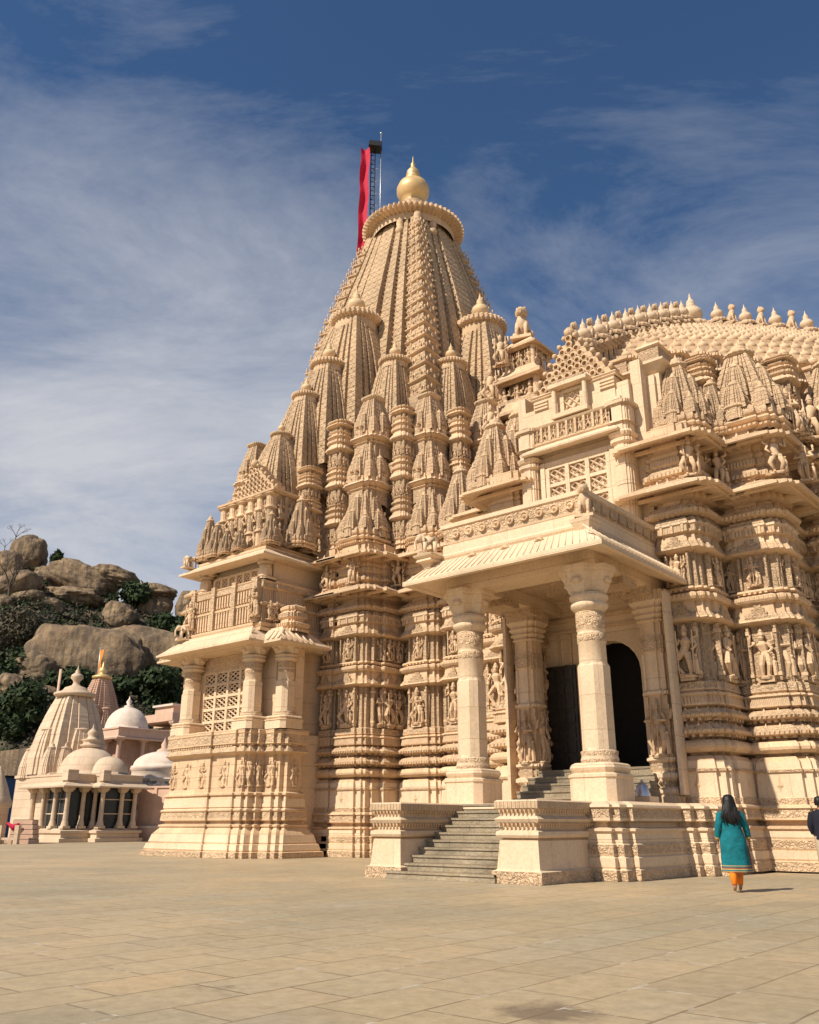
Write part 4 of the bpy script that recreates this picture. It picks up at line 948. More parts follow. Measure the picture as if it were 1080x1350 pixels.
M['drab']=leafmat('dry_twigs',(.055,.052,.034),(.115,.095,.06))
M['bark']=plain('bark',(.10,.075,.055),.9,0,3,.3,.6,.1)
RP=[(-900,1000),(-600,900),(-350,790),(-150,730),(0,706),(40,712),(62,735),(95,745),(150,768),(225,792),(300,812),(420,850),(600,900),(800,960),(1000,1010),(1400,1075)]
def ridge_y(px):
    for (a,b),(c,d) in zip(RP,RP[1:]):
        if px<=c: return b+(d-b)*(px-a)/(c-a)
    return 1080
D0,D1=100.,165.
def hill_z(px,D):
    zr=(1088-ridge_y(px)-14)/1222*D1*1.0
    t=min(1,max(0,(D-D0)/(D1-D0))); base=zr*(t**.9)
    if D>D1: base=zr*max(0,1-(D-D1)/60.)
    p=at(px,1000,D)
    return base+ (noise.noise(Vector((p.x*.06,p.y*.06,0)))*3+noise.noise(Vector((p.x*.2,p.y*.2,3)))*1.2)*min(1,t*2) - 1.2
mb=MB(); nx,ny=110,46; vs=[];fs=[]
for j in range(ny):
    D=98+(235-98)*j/(ny-1)
    for i in range(nx):
        px=-900+2300*i/(nx-1); p=at(px,900,D); vs.append((p.x,p.y,hill_z(px,D)))
for j in range(ny-1):
    for i in range(nx-1): a=j*nx+i; fs.append((a,a+1,a+nx+1,a+nx))
mb.add(vs,fs,'scrub',smooth=True); tag(mb.build('hill'),kind='structure')
def hill_point(px,py):
    D=102.
    while D<D1+25:
        p=at(px,py,D)
        if p.z<=hill_z(px,D)+.3: return p,D
        D+=1.
    D=D1; return at(px,py,D),D
def ico(sub):
    import bmesh
    bm=bmesh.new(); bmesh.ops.create_icosphere(bm,subdivisions=sub,radius=1.0)
    v=[x.co.copy() for x in bm.verts]; f=[tuple(q.index for q in p.verts) for p in bm.faces]; bm.free(); return v,f
IV,IF=ico(5)
def boulder(px,py,w,h,label,ang=0,seed=0,dep=.8,D=None,boxy=.25,group='granite boulders on the hill'):
    p,d=hill_point(px,py+h*.3); 
    if D: d=D
    c=at(px,py,d); k=d/1150*1.10
    W,H=w*k/2,h*k/2; rn=random.Random(seed); off=Vector((rn.uniform(-50,50),rn.uniform(-50,50),0))
    vs=[]
    for v in IV:
        q=v.copy(); mx=max(abs(q.x),abs(q.y),abs(q.z)); q=q*(1-boxy)+q/mx*boxy*.9
        q*=1+.22*noise.noise(v*1.1+off)+.10*noise.noise(v*2.4+off)-.055*max(0,.10-abs(noise.noise(v*1.6+off*1.7)))/.10+.045*noise.noise(v*6+off)+.02*noise.noise(v*15+off)
        q=Vector((q.x*W,q.y*W*dep,q.z*H))
        ca,sa=math.cos(ang),math.sin(ang); q=Vector((q.x*ca+q.z*sa,q.y,-q.x*sa+q.z*ca))
        g=Vector((q.x*RT[0]+q.y*FW[0],q.x*RT[1]+q.y*FW[1],q.z)); vs.append(g)
    mb=MB(); mb.add(vs,IF,'rock',smooth=True)
    o=mb.build('boulder'); o.location=c+Vector((FW[0],FW[1],0))*W*dep*.3; tag(o,label,'boulder',group); return o
BL=[(110,868,150,88,'broad brown cliff-like boulder across the middle of the hillside',.12,1,.35),
 (190,868,120,76,'long sloping boulder running down to the right behind the pink spire',.25,2,.4),
 (45,885,56,46,'smooth grey rounded boulder low on the left slope above the shrine spire',.35,3),
 (16,905,44,32,'low grey boulder at the left edge just above the dark trees',.1,31),
 (157,812,44,34,'pale wedge-shaped boulder perched alone above the cliff',.45,4),
 (203,802,42,36,'squarish grey boulder under the long dark capstone',.05,5),
 (200,779,58,19,'flat dark-pitted capstone lying on the squarish boulder',.06,6),
 (250,800,36,44,'dark brown boulder nearest the carved balcony on the skyline',.1,7),
 (96,788,86,26,'long pale flat boulder in the middle of the slope',.04,8),
 (62,800,40,24,'small rounded boulder under the left end of the long pale slab',.1,9),
 (17,775,66,36,'tilted pale slab at the left edge, leaning up to the right',-.45,10),
 (64,762,50,34,'rounded yellowish boulder below the skyline bush',.15,11),
 (36,733,44,56,'tall domed boulder on the skyline at the far left',.0,12),
 (8,748,36,44,'brown block beside the tall domed boulder at the picture edge',.0,13),
 (106,766,90,46,'sloping bare rock face descending to the right on the skyline',.5,14),
 (96,775,24,34,'grey upright boulder beside the skyline bush',.3,15),
 (35,789,50,18,'low flat boulder below the tilted slab',-.1,16),
 (230,850,60,18,'thin pale slab on the right shoulder of the hill',.42,17),
 (111,813,9,10,'small white rock on the ledge, left one of two',.0,18),(122,812,9,10,'small white rock on the ledge, right one of two',.0,19),
 (183,826,8,7,'tiny white rock at the foot of the wedge-shaped boulder',.0,20),
 (150,758,60,22,'brown rocks below the skyline halfway along the ridge',.25,21),
 (60,915,36,20,'low grey rock behind the shrine spire',.1,22),(285,835,60,60,'dark boulder behind the balcony roof',.1,23)]
BL+=[(24,765,34,16,'flat rock wedged under the brown skyline block','.'),(78,778,26,16,'small tan rock below the skyline bush','.'),(128,783,30,18,'tan rock on the slope right of the grey upright boulder','.'),
 (144,772,26,14,'small flat rock high on the bare rock face','.'),(60,783,30,15,'low rounded rock left of the long pale slab','.'),(165,770,24,12,'small skyline rock left of the dark capstone','.'),
 (130,842,44,12,'thin ledge rock lying on top of the cliff','.'),(6,795,30,24,'brown rock half out of the left edge above the thicket','.'),(170,842,34,14,'low rock on the cliff edge below the wedge boulder','.'),
 (240,826,34,20,'dark rock just left of the carved balcony','.'),(88,752,22,14,'small rock on the skyline right of the bush','.'),(214,828,26,16,'round rock under the squarish boulder','.')]
BL=[(b[0],b[1],b[2],b[3],b[4],.1,40+i) if b[5]=='.' else b for i,b in enumerate(BL)]
for b in BL: boulder(b[0],b[1],b[2],b[3],b[4],b[5],b[6],b[7] if len(b)>7 else .8)
def foliage(name,c,rx,ry,rz,n,size,label,cat,mat='leaf',group=None,trunk=True,seed=1,lobes=9,hgt=None):
    rn=random.Random(seed); root=empty(name,(c[0],c[1],c[2]-rz),label,cat,group); mb=MB(); lob=[]
    for i in range(lobes):
        a=rn.uniform(0,6.28); r=rn.uniform(.15,.75); lob.append((math.cos(a)*r*rx,math.sin(a)*r*ry,rz+rn.uniform(-.55,.62)*rz,rn.uniform(.26,.5)))
    vs=[];fs=[]
    for i in range(n):
        lx,ly,lz,lr=lob[rn.randrange(lobes)]
        d=Vector((rn.gauss(0,1),rn.gauss(0,1),rn.gauss(0,1))).normalized()*rn.uniform(.55,1.05)
        p=Vector((lx+d.x*lr*rx,ly+d.y*lr*ry,lz+d.z*lr*rz*1.1)); s=size*rn.uniform(.5,1.3)
        u=Vector((rn.gauss(0,1),rn.gauss(0,1),rn.gauss(0,1))).normalized(); w=u.cross(d+Vector((.1,0,.3))).normalized()
        k=len(vs); vs+=[p-u*s,p-w*s*.5,p+u*s,p+w*s*.5]; fs.append((k,k+1,k+2,k+3))
    mb.add(vs,fs,mat); mb.build('crown',root)
    if trunk:
        mb=MB()
        for i in range(min(6,lobes)):
            l=lob[i]; mb.tube([(0,0,-.3),(l[0]*.3,l[1]*.3,rz*.4),(l[0],l[1],l[2])],[size*.5,size*.3,size*.08],5,'bark')
        mb.build('trunk',root)
    return root
BU=[(178,790,70,40,'dark green bush spilling between the boulders right of the middle','leaf'),(72,742,22,36,'dark bush with an open crown on the skyline','leaf'),
 (35,930,110,60,'dark green trees behind the shrine spire','leaf'),(100,905,90,44,'dark scrub under the brown cliff','leaf'),(205,905,100,50,'dense green trees behind the pink temple','leaf'),
 (20,830,86,62,'grey leafless thicket on the left slope','drab'),(225,828,70,40,'dark scrub on the right shoulder of the hill','leaf'),(95,820,60,22,'low olive bush on the ledge above the cliff','drab'),
 (10,880,60,50,'shadowy bush at the left edge of the slope','leaf'),(15,962,60,40,'lowest dark tree at the left edge behind the wall','leaf'),(150,912,80,40,'dark trees directly behind the pink spire','leaf'),
 (250,880,70,60,'dark tree beside the carved balcony','leaf'),(140,790,40,26,'small green bush on the slope beside the wedge boulder','leaf'),(60,860,60,30,'olive scrub left of the cliff','drab'),(110,935,70,34,'brownish shrubs just above the small spire','drab'),(220,865,50,34,'olive bush on the right slope under the slab','drab')]
for k,(px,py,w,h,lab,mt) in enumerate(BU):
    p,d=hill_point(px,py+h*.3); kk=d/1150*.55; c=at(px,py,d)
    foliage('bush',(c.x,c.y,c.z),w*kk,w*kk*.7,h*kk,2600 if w>40 else 1200,.5 if mt=='leaf' else .34,lab,'bush' if w<60 else 'trees',mt,'scrub and trees on the hill',True,k,lobes=int(6+w/7))
rn_=random.Random(77); mb=MB(); vs=[];fs=[]      # low scrub covering the slope between the rocks
for t in range(900):
    px=rn_.uniform(-60,300); D=rn_.uniform(108,164); p=at(px,900,D); z=hill_z(px,D)
    if rn_.random()<.25: continue
    w=rn_.uniform(.6,2.2)
    for q in range(34):
        d=Vector((rn_.gauss(0,1),rn_.gauss(0,1),abs(rn_.gauss(0,.7)))).normalized()*w*rn_.uniform(.5,1); c=Vector((p.x,p.y,z+.1))+d
        u=Vector((rn_.gauss(0,1),rn_.gauss(0,1),rn_.gauss(0,1))).normalized(); v=u.cross(d).normalized(); s=rn_.uniform(.2,.42); k=len(vs)
        vs+=[c-u*s,c-v*s*.6,c+u*s,c+v*s*.6]; fs.append((k,k+1,k+2,k+3))
h=len(fs)//2
mb.add(vs,fs[:h],'leaf'); n0=len(mb.v)-len(vs); mb.f+= [tuple(i+n0 for i in f) for f in fs[h:]]; k_=mb.mi('drab'); mb.m+=[k_]*(len(fs)-h); mb.sm+=[False]*(len(fs)-h)
tag(mb.build('scrub_cover'),'low dry scrub growing over the slope between the boulders','ground cover',kind='stuff')
def bare_tree(px,py,h,label,seed):
    rn=random.Random(seed); p,d=hill_point(px,py); root=empty('bare_tree',(p.x,p.y,p.z-1),label,'tree','leafless trees on the skyline'); mb=MB()
    def br(q,dirv,l,r,dep):
        e=q+dirv*l; mb.tube([q,(q+e)/2+Vector((rn.uniform(-1,1),rn.uniform(-1,1),0))*l*.06,e],[r,r*.8,r*.55],5,'bark',cap=False)
        if dep:
            for _ in range(3 if dep>1 else 4):
                dv=(dirv+Vector((rn.uniform(-.8,.8),rn.uniform(-.8,.8),rn.uniform(-.1,.5)))).normalized(); br(e,dv,l*rn.uniform(.55,.75),r*.5,dep-1)
    br(Vector((0,0,0)),Vector((.05,0,1)),h*.35,h*.03,4); mb.build('branches',root)
bare_tree(20,714,5.5,'bare grey tree against the sky on the tall boulder at the far left',4); bare_tree(6,724,4,'smaller bare tree at the left picture edge on the skyline',5); bare_tree(8,800,12,'bare tree standing in the grey thicket on the left slope',6)
# ================================================================ small domed shrine on the left
M['pale']=stone('pale_limestone',(.66,.51,.365),grain=.2,stain=.12,var=.06,bw=1.4,bh=.6)
M['pink']=stone('pink_sandstone',(.56,.36,.25),carve=.6,cs=4,blocks=False)
M['pinkp']=plain('pink_painted_plaster',(.60,.40,.29),.8,0,1.5,.1,.2,.01)
M['dome']=plain('whitewashed_dome',(.66,.55,.45),.7,0,1.2,.16,.3,.02)
M['glass']=plain('grimy_window_glass',(.03,.032,.03),.25,0,4,.3,.05,.01)
M['metal']=plain('galvanised_pipe',(.45,.45,.44),.4,.7)
M['black']=plain('black_paint',(.012,.012,.013),.5)
M['red']=plain('crimson_cloth',(.48,.012,.045),.75,0,3,.2,.4,.03)
M['orange']=plain('saffron_cloth',(.75,.22,.02),.8)
def small_column(mb,x,y,z0,h,r,mat='pale'):
    mb.box(x-r*1.5,y-r*1.5,z0,x+r*1.5,y+r*1.5,z0+h*.06,mat)
    mb.lathe(x,y,[(r*1.5,z0+h*.06),(r*1.15,z0+h*.16),(r*.95,z0+h*.22),(r*.8,z0+h*.8),(r*.95,z0+h*.83),(r*.85,z0+h*.86),(r*1.2,z0+h*.9)],12,mat)
    mb.sweep([(x-r,y-r),(x+r,y-r),(x+r,y+r),(x-r,y+r)],[(0,z0+h*.88,mat),(r*.7,z0+h*.95,mat),(r*.8,z0+h,mat)],mat)
def dome(mb,cx,cy,z,r,h,mat,ribs=0,fin=True):
    pr=[(r*1.06,z-.15,mat,0),(r*1.06,z,mat,0),(r,z+.02,mat,0)]+[(max(.01,r*math.cos(math.pi/2*k/10)),z+h*math.sin(math.pi/2*k/10),mat,.012 if ribs else 0) for k in range(11)]
    mb.lathe(cx,cy,pr,64,mat,ribs=ribs)
K=at(81,1112,66); K.z=0; KX,KY=K.x,K.y
sh=empty('small_shrine',(KX,KY,0),'small pale stone shrine with two smooth domes, glazed pillared porch and a plain ribbed spire','shrine'); sh['_org']=(KX,KY,0)
mb=MB()
FP=[(KX-5.2,KY),(KX-.0,KY),(KX,KY+2.2),(KX+1.0,KY+2.2),(KX+1.0,KY+5.1),(KX-8,KY+5.1),(KX-8,KY+3),(KX-5.2,KY+3)]
mb.sweep(FP,[(.5,0),(.5,.25),(.3,.3),(.3,.55),(.42,.62),(.42,.78),(.1,.85),(0,.92)],'pale'); mb.build('plinth',sh)
cmb=MB(); small_column(cmb,0,0,0,2.85,.19); SCM=cmb.mesh('column')
for (dx,dy) in ((-.1,.12),(-1.8,.12),(-3.5,.12),(-5.1,.12),(-.1,1.35),(-.1,2.3),(.9,2.3),(.9,3.9),(.9,5.0)): inst(SCM,'column',sh,(dx,dy,.92))
mb=MB(); mb.box(KX-5.0,KY+.35,.9,KX-.3,KY+.4,3.8,'glass'); mb.box(KX-.35,KY+.3,.9,KX-.3,KY+5,3.8,'glass'); mb.box(KX+.65,KY+2.6,.9,KX+.7,KY+5,3.8,'glass')
for z in (1.9,2.9): mb.box(KX-5,KY+.3,z,KX-.25,KY+.34,z+.07,'pale'); mb.box(KX+.72,KY+2.6,z,KX+.76,KY+5,z+.07,'pale')
for k in range(6): mb.box(KX-4.9+k*.85,KY+.3,.9,KX-4.85+k*.85,KY+.34,3.8,'metal')
mb.build('glazing',sh)
mb=MB(); mb.sweep([(x,y) for x,y in FP],[(-.1,3.75),(.0,3.8),(.15,3.85),(.35,3.8),(.75,3.72),(.78,3.82),(.4,4.05),(.2,4.1),(.2,4.5),(.26,4.55),(.26,4.68),(.1,4.7)],'pale')
mb.box(KX-.5,KY-.32,4.2,KX+.32,KY+.5,4.95,'pale'); mb.box(KX+.8,KY+1.9,4.2,KX+1.35,KY+2.5,4.95,'pale'); mb.build('roof',sh)
mb=MB(); dome(mb,KX-2.7,KY+3.0,4.75,2.3,2.1,'pale',12)
mb.lathe(KX-2.7,KY+3.0,[(.5,6.7),(.8,6.9),(.85,7.0),(.6,7.1),(.7,7.3),(.8,7.4),(.4,7.5),(.3,7.7),(.42,7.9),(.3,8.1),(.08,8.3),(.02,8.6)],20,'pale'); mb.build('dome',sh)
mb=MB(); dome(mb,KX-.65,KY+3.5,4.75,1.42,1.35,'pale'); mb.build('dome',sh)
mb=MB()
sc=at(77,1088,72); sx,sy=sc.x,sc.y
mb.box(sx-2.6,sy-2.6,0,sx+2.6,sy+2.6,4.6,'pale')
mb.sweep(rect(sx-2.4,sy-2.4,sx+2.4,sy+2.4),[(0,4.5),(.3,4.6),(.3,4.8),(0,4.9)],'pale')
spire(mb,sx,sy,[(4.7,2.45),(6,2.35),(7.5,2.1),(9,1.75),(10.2,1.38),(10.9,1.12)],3.0,UPS,'pale',.004)
for (dx,dy) in ((0,-1),(1,0)):
    spire(mb,sx+dx*1.5,sy+dy*1.5,[(4.8,1.3),(6.2,1.25),(7.4,1.0),(8.2,.72)],3,UPS,'pale',.004)
    mb.lathe(sx+dx*1.5,sy+dy*1.5,[(.4,8.15),(.85,8.2),(.85,8.3),(.5,8.4),(.3,8.5),(.33,8.7),(.2,8.9),(.05,9.05),(.02,9.2)],18,'pale')
for (dx,dy) in ((-1.6,-2.2),(1.6,-2.2),(2.2,-1.4),(2.2,1.4)):
    spire(mb,sx+dx,sy+dy,[(4.6,.62),(5.4,.6),(6.2,.45),(6.7,.3)],3,UPS,'pale',.004); mb.lathe(sx+dx,sy+dy,[(.2,6.7),(.38,6.73),(.38,6.8),(.1,6.9),(.12,7.0),(.02,7.2)],10,'pale')
mb.build('spire',sh)
mb=MB(); mb.lathe(sx,sy,[(1.0,10.9),(1.55,11.0),(1.65,11.12),(1.6,11.25),(1.1,11.4),(.95,11.55),(.85,11.7),(.35,11.9),(.25,12.1),(.28,12.25),(.5,12.5),(.45,12.75),(.18,12.95),(.2,13.05),(.06,13.3),(.01,13.6)],28,'pale'); mb.build('finial',sh)
# compound wall right of the shrine
w=empty('compound_wall',(0,0,0),'plain pinkish rendered wall with a white ledge between the small shrine and the big temple','wall')
a=at(178,1105,71); b_=at(262,1105,69)
mb=MB()
def slab(p,q,z0,z1,th,mat,off=0):
    d=(Vector((q.x-p.x,q.y-p.y))).normalized(); n=Vector((-d.y,d.x)); 
    P=[(p.x+n.x*off,p.y+n.y*off),(q.x+n.x*off,q.y+n.y*off),(q.x+n.x*(off+th),q.y+n.y*(off+th)),(p.x+n.x*(off+th),p.y+n.y*(off+th))]
    mb.add([(*c,z0) for c in P]+[(*c,z1) for c in P],[(3,2,1,0),(4,5,6,7),(0,1,5,4),(1,2,6,5),(2,3,7,6),(3,0,4,7)],mat)
slab(a,b_,0,3.9,.3,'pinkp'); slab(a,b_,3.85,4.0,.5,'pinkp',-.1); 
for t in (.25,.75):
    c0=a.lerp(b_,t); slab(c0,c0+(b_-a).normalized()*.25,0,3.85,.1,'pinkp',-.1)
mb.build('wall_face',w); mb=MB(); slab(a,b_,.95,1.1,.5,'dome',-.55); slab(a,b_,0,.95,.3,'pinkp',-.5); mb.build('ledge',w)
# mosaic domed pavilion
c=at(212,1040,80)
pv=empty('mosaic_pavilion',(c.x,c.y,0),'low white mosaic domed building behind the compound wall','building'); pv['_org']=(c.x,c.y,0)
def mosaic():
    m,nt,b=nodes('broken_tile_mosaic'); tc=N(nt,'ShaderNodeTexCoord').outputs['Object']
    v=N(nt,'ShaderNodeTexVoronoi',inp={'Scale':3.0}); L(nt,tc,v.inputs['Vector'])
    sp=N(nt,'ShaderNodeSeparateXYZ'); L(nt,v.outputs['Color'],sp.inputs[0])
    L(nt,ramp(nt,sp.outputs[0],[(.3,(.62,.57,.50)),(.55,(.42,.40,.37)),(.75,(.10,.10,.11)),(.9,(.55,.36,.30))]).outputs[0],b.inputs['Base Color']); b.inputs['Roughness'].default_value=.4
    return m
M['mosaic']=mosaic()
mb=MB(); mb.box(c.x-3.6,c.y-3.6,0,c.x+3.6,c.y+3.6,4.6,'mosaic'); mb.sweep(rect(c.x-3.3,c.y-3.3,c.x+3.3,c.y+3.3),[(.3,4.6),(.4,4.8),(.1,4.9)],'dome'); mb.build('wall',pv)
mb=MB(); mb.lathe(c.x,c.y,[(2.6,4.8),(2.6,5.6),(2.75,5.7),(2.75,5.85)],32,'dome'); dome(mb,c.x,c.y,6.0,2.55,1.3,'dome',10); mb.lathe(c.x,c.y,[(.7,7.2),(.6,7.4),(.25,7.6),(.3,7.9),(.1,8.2),(.02,8.5)],16,'pinkp'); mb.build('dome',pv)
# pink temple with terrace pavilion
c=at(134,900,95)
pt=empty('pink_temple',(c.x,c.y,0),'pink sandstone temple with a clustered spire, gilded finial and orange flag behind the shrine','temple'); pt['_org']=(c.x,c.y,0)
mb=MB(); mb.box(c.x-2.6,c.y-2.6,0,c.x+2.6,c.y+2.6,8.5,'pink')
spire(mb,c.x,c.y,[(8,2.4),(10,2.2),(12.5,1.7),(15,1.05),(16,.75)],.25,UPS,'pink',.02)
for (dx,dy,z1,s) in ((0,-1.5,13,1.0),(1.5,0,13,1.0),(0,-2.2,11,.8),(2.2,0,11,.8),(1.9,-1.9,11.2,.8),(1.4,-1.4,13.2,.8),(-1.9,-1.9,11.2,.8),(1.9,1.9,11.2,.8)):
    spire(mb,c.x+dx,c.y+dy,[(8,s),(z1-2,s*.85),(z1-.4,s*.5)],.25,UPS,'pink',.02); mb.lathe(c.x+dx,c.y+dy,[(s*.4,z1-.4),(s*.62,z1-.35),(s*.6,z1-.2),(.1,z1),(.02,z1+.3)],14,'pink')
mb.build('spire',pt)
mb=MB(); mb.lathe(c.x,c.y,[(.7,16),(1.05,16.1),(1.05,16.3),(.6,16.45),(.3,16.6),(.45,16.8),(.4,17.1),(.15,17.3),(.05,17.9)],20,'gold'); mb.build('finial',pt)
mb=MB(); mb.tube([(c.x-1,c.y,15),(c.x-1,c.y,19.6)],.06,6,'metal'); mb.build('flag_pole',pt)
mb=MB(); vs=[]
for k in range(9): 
    z=16.3+k*.38; vs+=[(c.x-.98+.03*math.sin(k),c.y,z),(c.x-.45+.08*math.sin(k*1.3),c.y+.1*math.sin(k),z)]
mb.add(vs,[(2*k,2*k+1,2*k+3,2*k+2) for k in range(8)],'orange'); mb.build('flag',pt)
d=at(165,1000,88)
tp=empty('terrace_pavilion',(d.x,d.y,0),'pillared pink pavilion with a white ribbed dome and long flat terrace roof','pavilion'); tp['_org']=(d.x,d.y,0)
cmb=MB(); small_column(cmb,0,0,0,3.0,.24,'pinkp'); SCM2=cmb.mesh('column')
for i in range(5): inst(SCM2,'column',tp,(2.2,-2.2+i*2.6,6))
for i in range(2): inst(SCM2,'column',tp,(-2.2+i*2.2,-2.2,6))
mb=MB(); mb.box(d.x-2.7,d.y-2.7,0,d.x+2.7,d.y+12,6,'pinkp'); mb.box(d.x-1.6,d.y-1.6,6,d.x+1.6,d.y+12,9,'pink'); mb.build('wall',tp)
mb=MB(); mb.sweep(rect(d.x-2.5,d.y-2.5,d.x+2.5,d.y+12),[(0,8.9),(.4,8.8),(.45,8.95),(.2,9.1),(.2,9.7),(.3,9.75),(.3,9.9),(0,9.95)],'pinkp'); mb.build('roof',tp)
mb=MB(); dome(mb,d.x-.3,d.y,9.9,2.1,2.3,'dome',10); mb.lathe(d.x-.3,d.y,[(.4,12.1),(.45,12.3),(.15,12.4),(.3,12.7),(.1,13),(.02,13.3)],14,'dome'); mb.build('dome',tp)
e=at(232,1000,104)
pb=empty('pink_building',(e.x,e.y,0),'long pink plastered building with a verandah partly hidden by the carved balcony','building'); pb['_org']=(e.x,e.y,0)
mb=MB(); mb.box(e.x-4,e.y-1,0,e.x+1,e.y+14,11.6,'pinkp'); mb.build('wall',pb)
mb=MB(); mb.box(e.x-5,e.y-2.5,12.3,e.x+2.2,e.y+14,13.2,'pinkp'); mb.box(e.x-8,e.y+2,12.4,e.x-4.2,e.y+6,15,'pinkp'); mb.box(e.x-8.2,e.y+1.7,14.9,e.x-4,e.y+6.2,15.15,'dome'); mb.build('roof',pb)
mb=MB()
for i in range(5): small_column(mb,e.x+1.9,e.y-2+i*2.8,8.0,4.3,.25,'pinkp')
mb.box(e.x+1.1,e.y-2,0,e.x+2.1,e.y+14,8,'pinkp'); mb.build('verandah',pb)
mb=MB()
for i in range(4): mb.box(e.x+1,e.y-.2+i*2.8,9,e.x+1.04,e.y+.9+i*2.8,11.2,'dark')
mb.build('window',pb)
# blue sheet shed and low wall at far left
g=at(2,1060,80)
o=empty('low_stone_wall',(g.x,g.y,0),'rough brown stone retaining wall at the left edge behind the shrine','wall'); o['_org']=(g.x,g.y,0)
mb=MB(); mb.box(g.x-10,g.y+1,0,g.x+6,g.y+1.6,7.6,'rock'); mb.build('wall_face',o)
mb=MB(); mb.box(g.x-8,g.y-1,0,g.x+4,g.y,4.6,'rock')
M['blue']=plain('blue_sheet',(.02,.07,.22),.6)
mb=MB(); mb.box(0,0,0,9,4,5.0,'blue'); mb.box(-.2,-.3,5.0,9.3,4.2,5.15,'dark'); o=mb.build('blue_shed'); o.location=(g.x-7,g.y-3.6,0); tag(o,'blue sheet-clad shed at the left edge behind the shrine','shed')
# bench, posts and bundles at far left
q=at(14,1110,60); q.z=0
bn=empty('stone_bench',(q.x,q.y,0),'pale stone bench with square end posts at the left edge of the courtyard','bench'); bn['_org']=(q.x,q.y,0)
def tbox(mb,x0,y0,z0,x1,y1,z1,mat):   # box aligned to the picture direction at q
    T=Matrix.Translation(q)@Matrix.Rotation(A,4,'Z'); mb.box(x0,y0,z0,x1,y1,z1,mat,T)
for x in (-.75,.35): mb=MB(); tbox(mb,x-.13,-.2,0,x+.13,.2,1.15,'pale'); mb.build('post',bn)
mb=MB(); tbox(mb,-.75,-.15,.25,.35,.15,.40,'pale'); mb.build('seat',bn)
mb=MB(); T=Matrix.Translation(q+Vector((FW[0],FW[1],0))*1.2)@Matrix.Rotation(A,4,'Z')
for k in range(5): mb.box(-.5+.04*k,-.5,.0+k*.3,1.15-.05*k,.5,.27+k*.3,'pinkp',T); mb.box(-.45+.04*k,-.45,.27+k*.3,1.1-.05*k,.45,.30+k*.3,'dark',T)
tag(mb.build('crate_stack'),'stack of reddish brown crates behind the stone bench','crates')
mb=MB(); T=Matrix.Translation(q+Vector((FW[0],FW[1],0))*.5)@Matrix.Rotation(A,4,'Z')
mb.tube([(-.62,0,1.3),(-.2,0,1.0),(.2,0,1.25)],[.05,.2,.06],8,'red',T=T,flat=.5); tag(mb.build('red_cloth'),'crimson cloth draped over the stone bench','cloth')
g2=at(2,1060,61)
mb=MB(); mb.lathe(0,0,[(.9,0),(.9,2.2),(1.0,2.3),(1.1,2.5),(.9,2.9),(.65,3.6),(.3,4.4),(.05,4.9)],12,'pale'); o=mb.build('stone_urn_pier'); o.location=(g2.x-.9,g2.y,0); tag(o,'pale conical capped stone pier cut off by the left picture edge','pier')
hp=at(66,990,78); mb=MB(); mb.tube([(0,0,0),(0,0,19-0)],.12,8,'pinkp'); 
o=mb.build('thin_post'); o.location=(hp.x,hp.y,0); tag(o,'thin pinkish post rising behind the shrine spire','post'); o.scale=(1,1,.75)
# ================================================================ flag mast on the tower
lx=-3.15
mo=Vector((RT[0]*lx+FW[0]*.6,RT[1]*lx+FW[1]*.6,35.2))
ms=empty('flag_mast',mo,'tall mast beside the tower top with a crimson banner and black lattice ladder','mast'); 
mb=MB(); T=Matrix.Rotation(A,4,'Z')
for x in (.35,.62):
    mb.tube([(x,0,0),(x,0,8.6)],.035,6,'black',T=T)
for k in range(24): mb.tube([(.35,0,.2+k*.36),(.62,0,.2+k*.36)],.028,5,'black',T=T,)
for k in range(12): mb.tube([(.35,.02,.2+k*.72),(.62,.02,.56+k*.72)],.02,5,'black',T=T)
mb.build('ladder',ms)
mb=MB(); mb.tube([(1.0,.1,0),(1.0,.1,10.1)],.03,6,'metal',T=T); mb.ball((1.0,.1,10.1),.09,'metal',T=T)
for k in range(7): mb.tube([(.62,0,1+k),(1.0,.1,1.2+k)],.015,5,'metal',T=T)
mb.build('pole',ms)
mb=MB(); mb.box(-.12,-.4,8.6,.72,.4,8.98,'black',T@Matrix.Rotation(R(8),4,'Y')@Matrix.Translation((-.9,0,.05))); mb.build('head_box',ms)
mb=MB(); vs=[]; nr=26
for k in range(nr+1):
    z=8.65-8.9*k/nr
    for i in range(7):
        u=i/6; x=-.33+.60*u-.10*(k/nr)+.03*math.sin(k*.7); y=-.12*math.cos(u*math.pi*2)+.05*math.sin(k*.9+i)-.05
        vs.append(T@Vector((x,y,z)))
mb.add(vs,[(k*7+i,k*7+i+1,(k+1)*7+i+1,(k+1)*7+i) for k in range(nr) for i in range(6)],'red',smooth=True); mb.build('banner',ms)
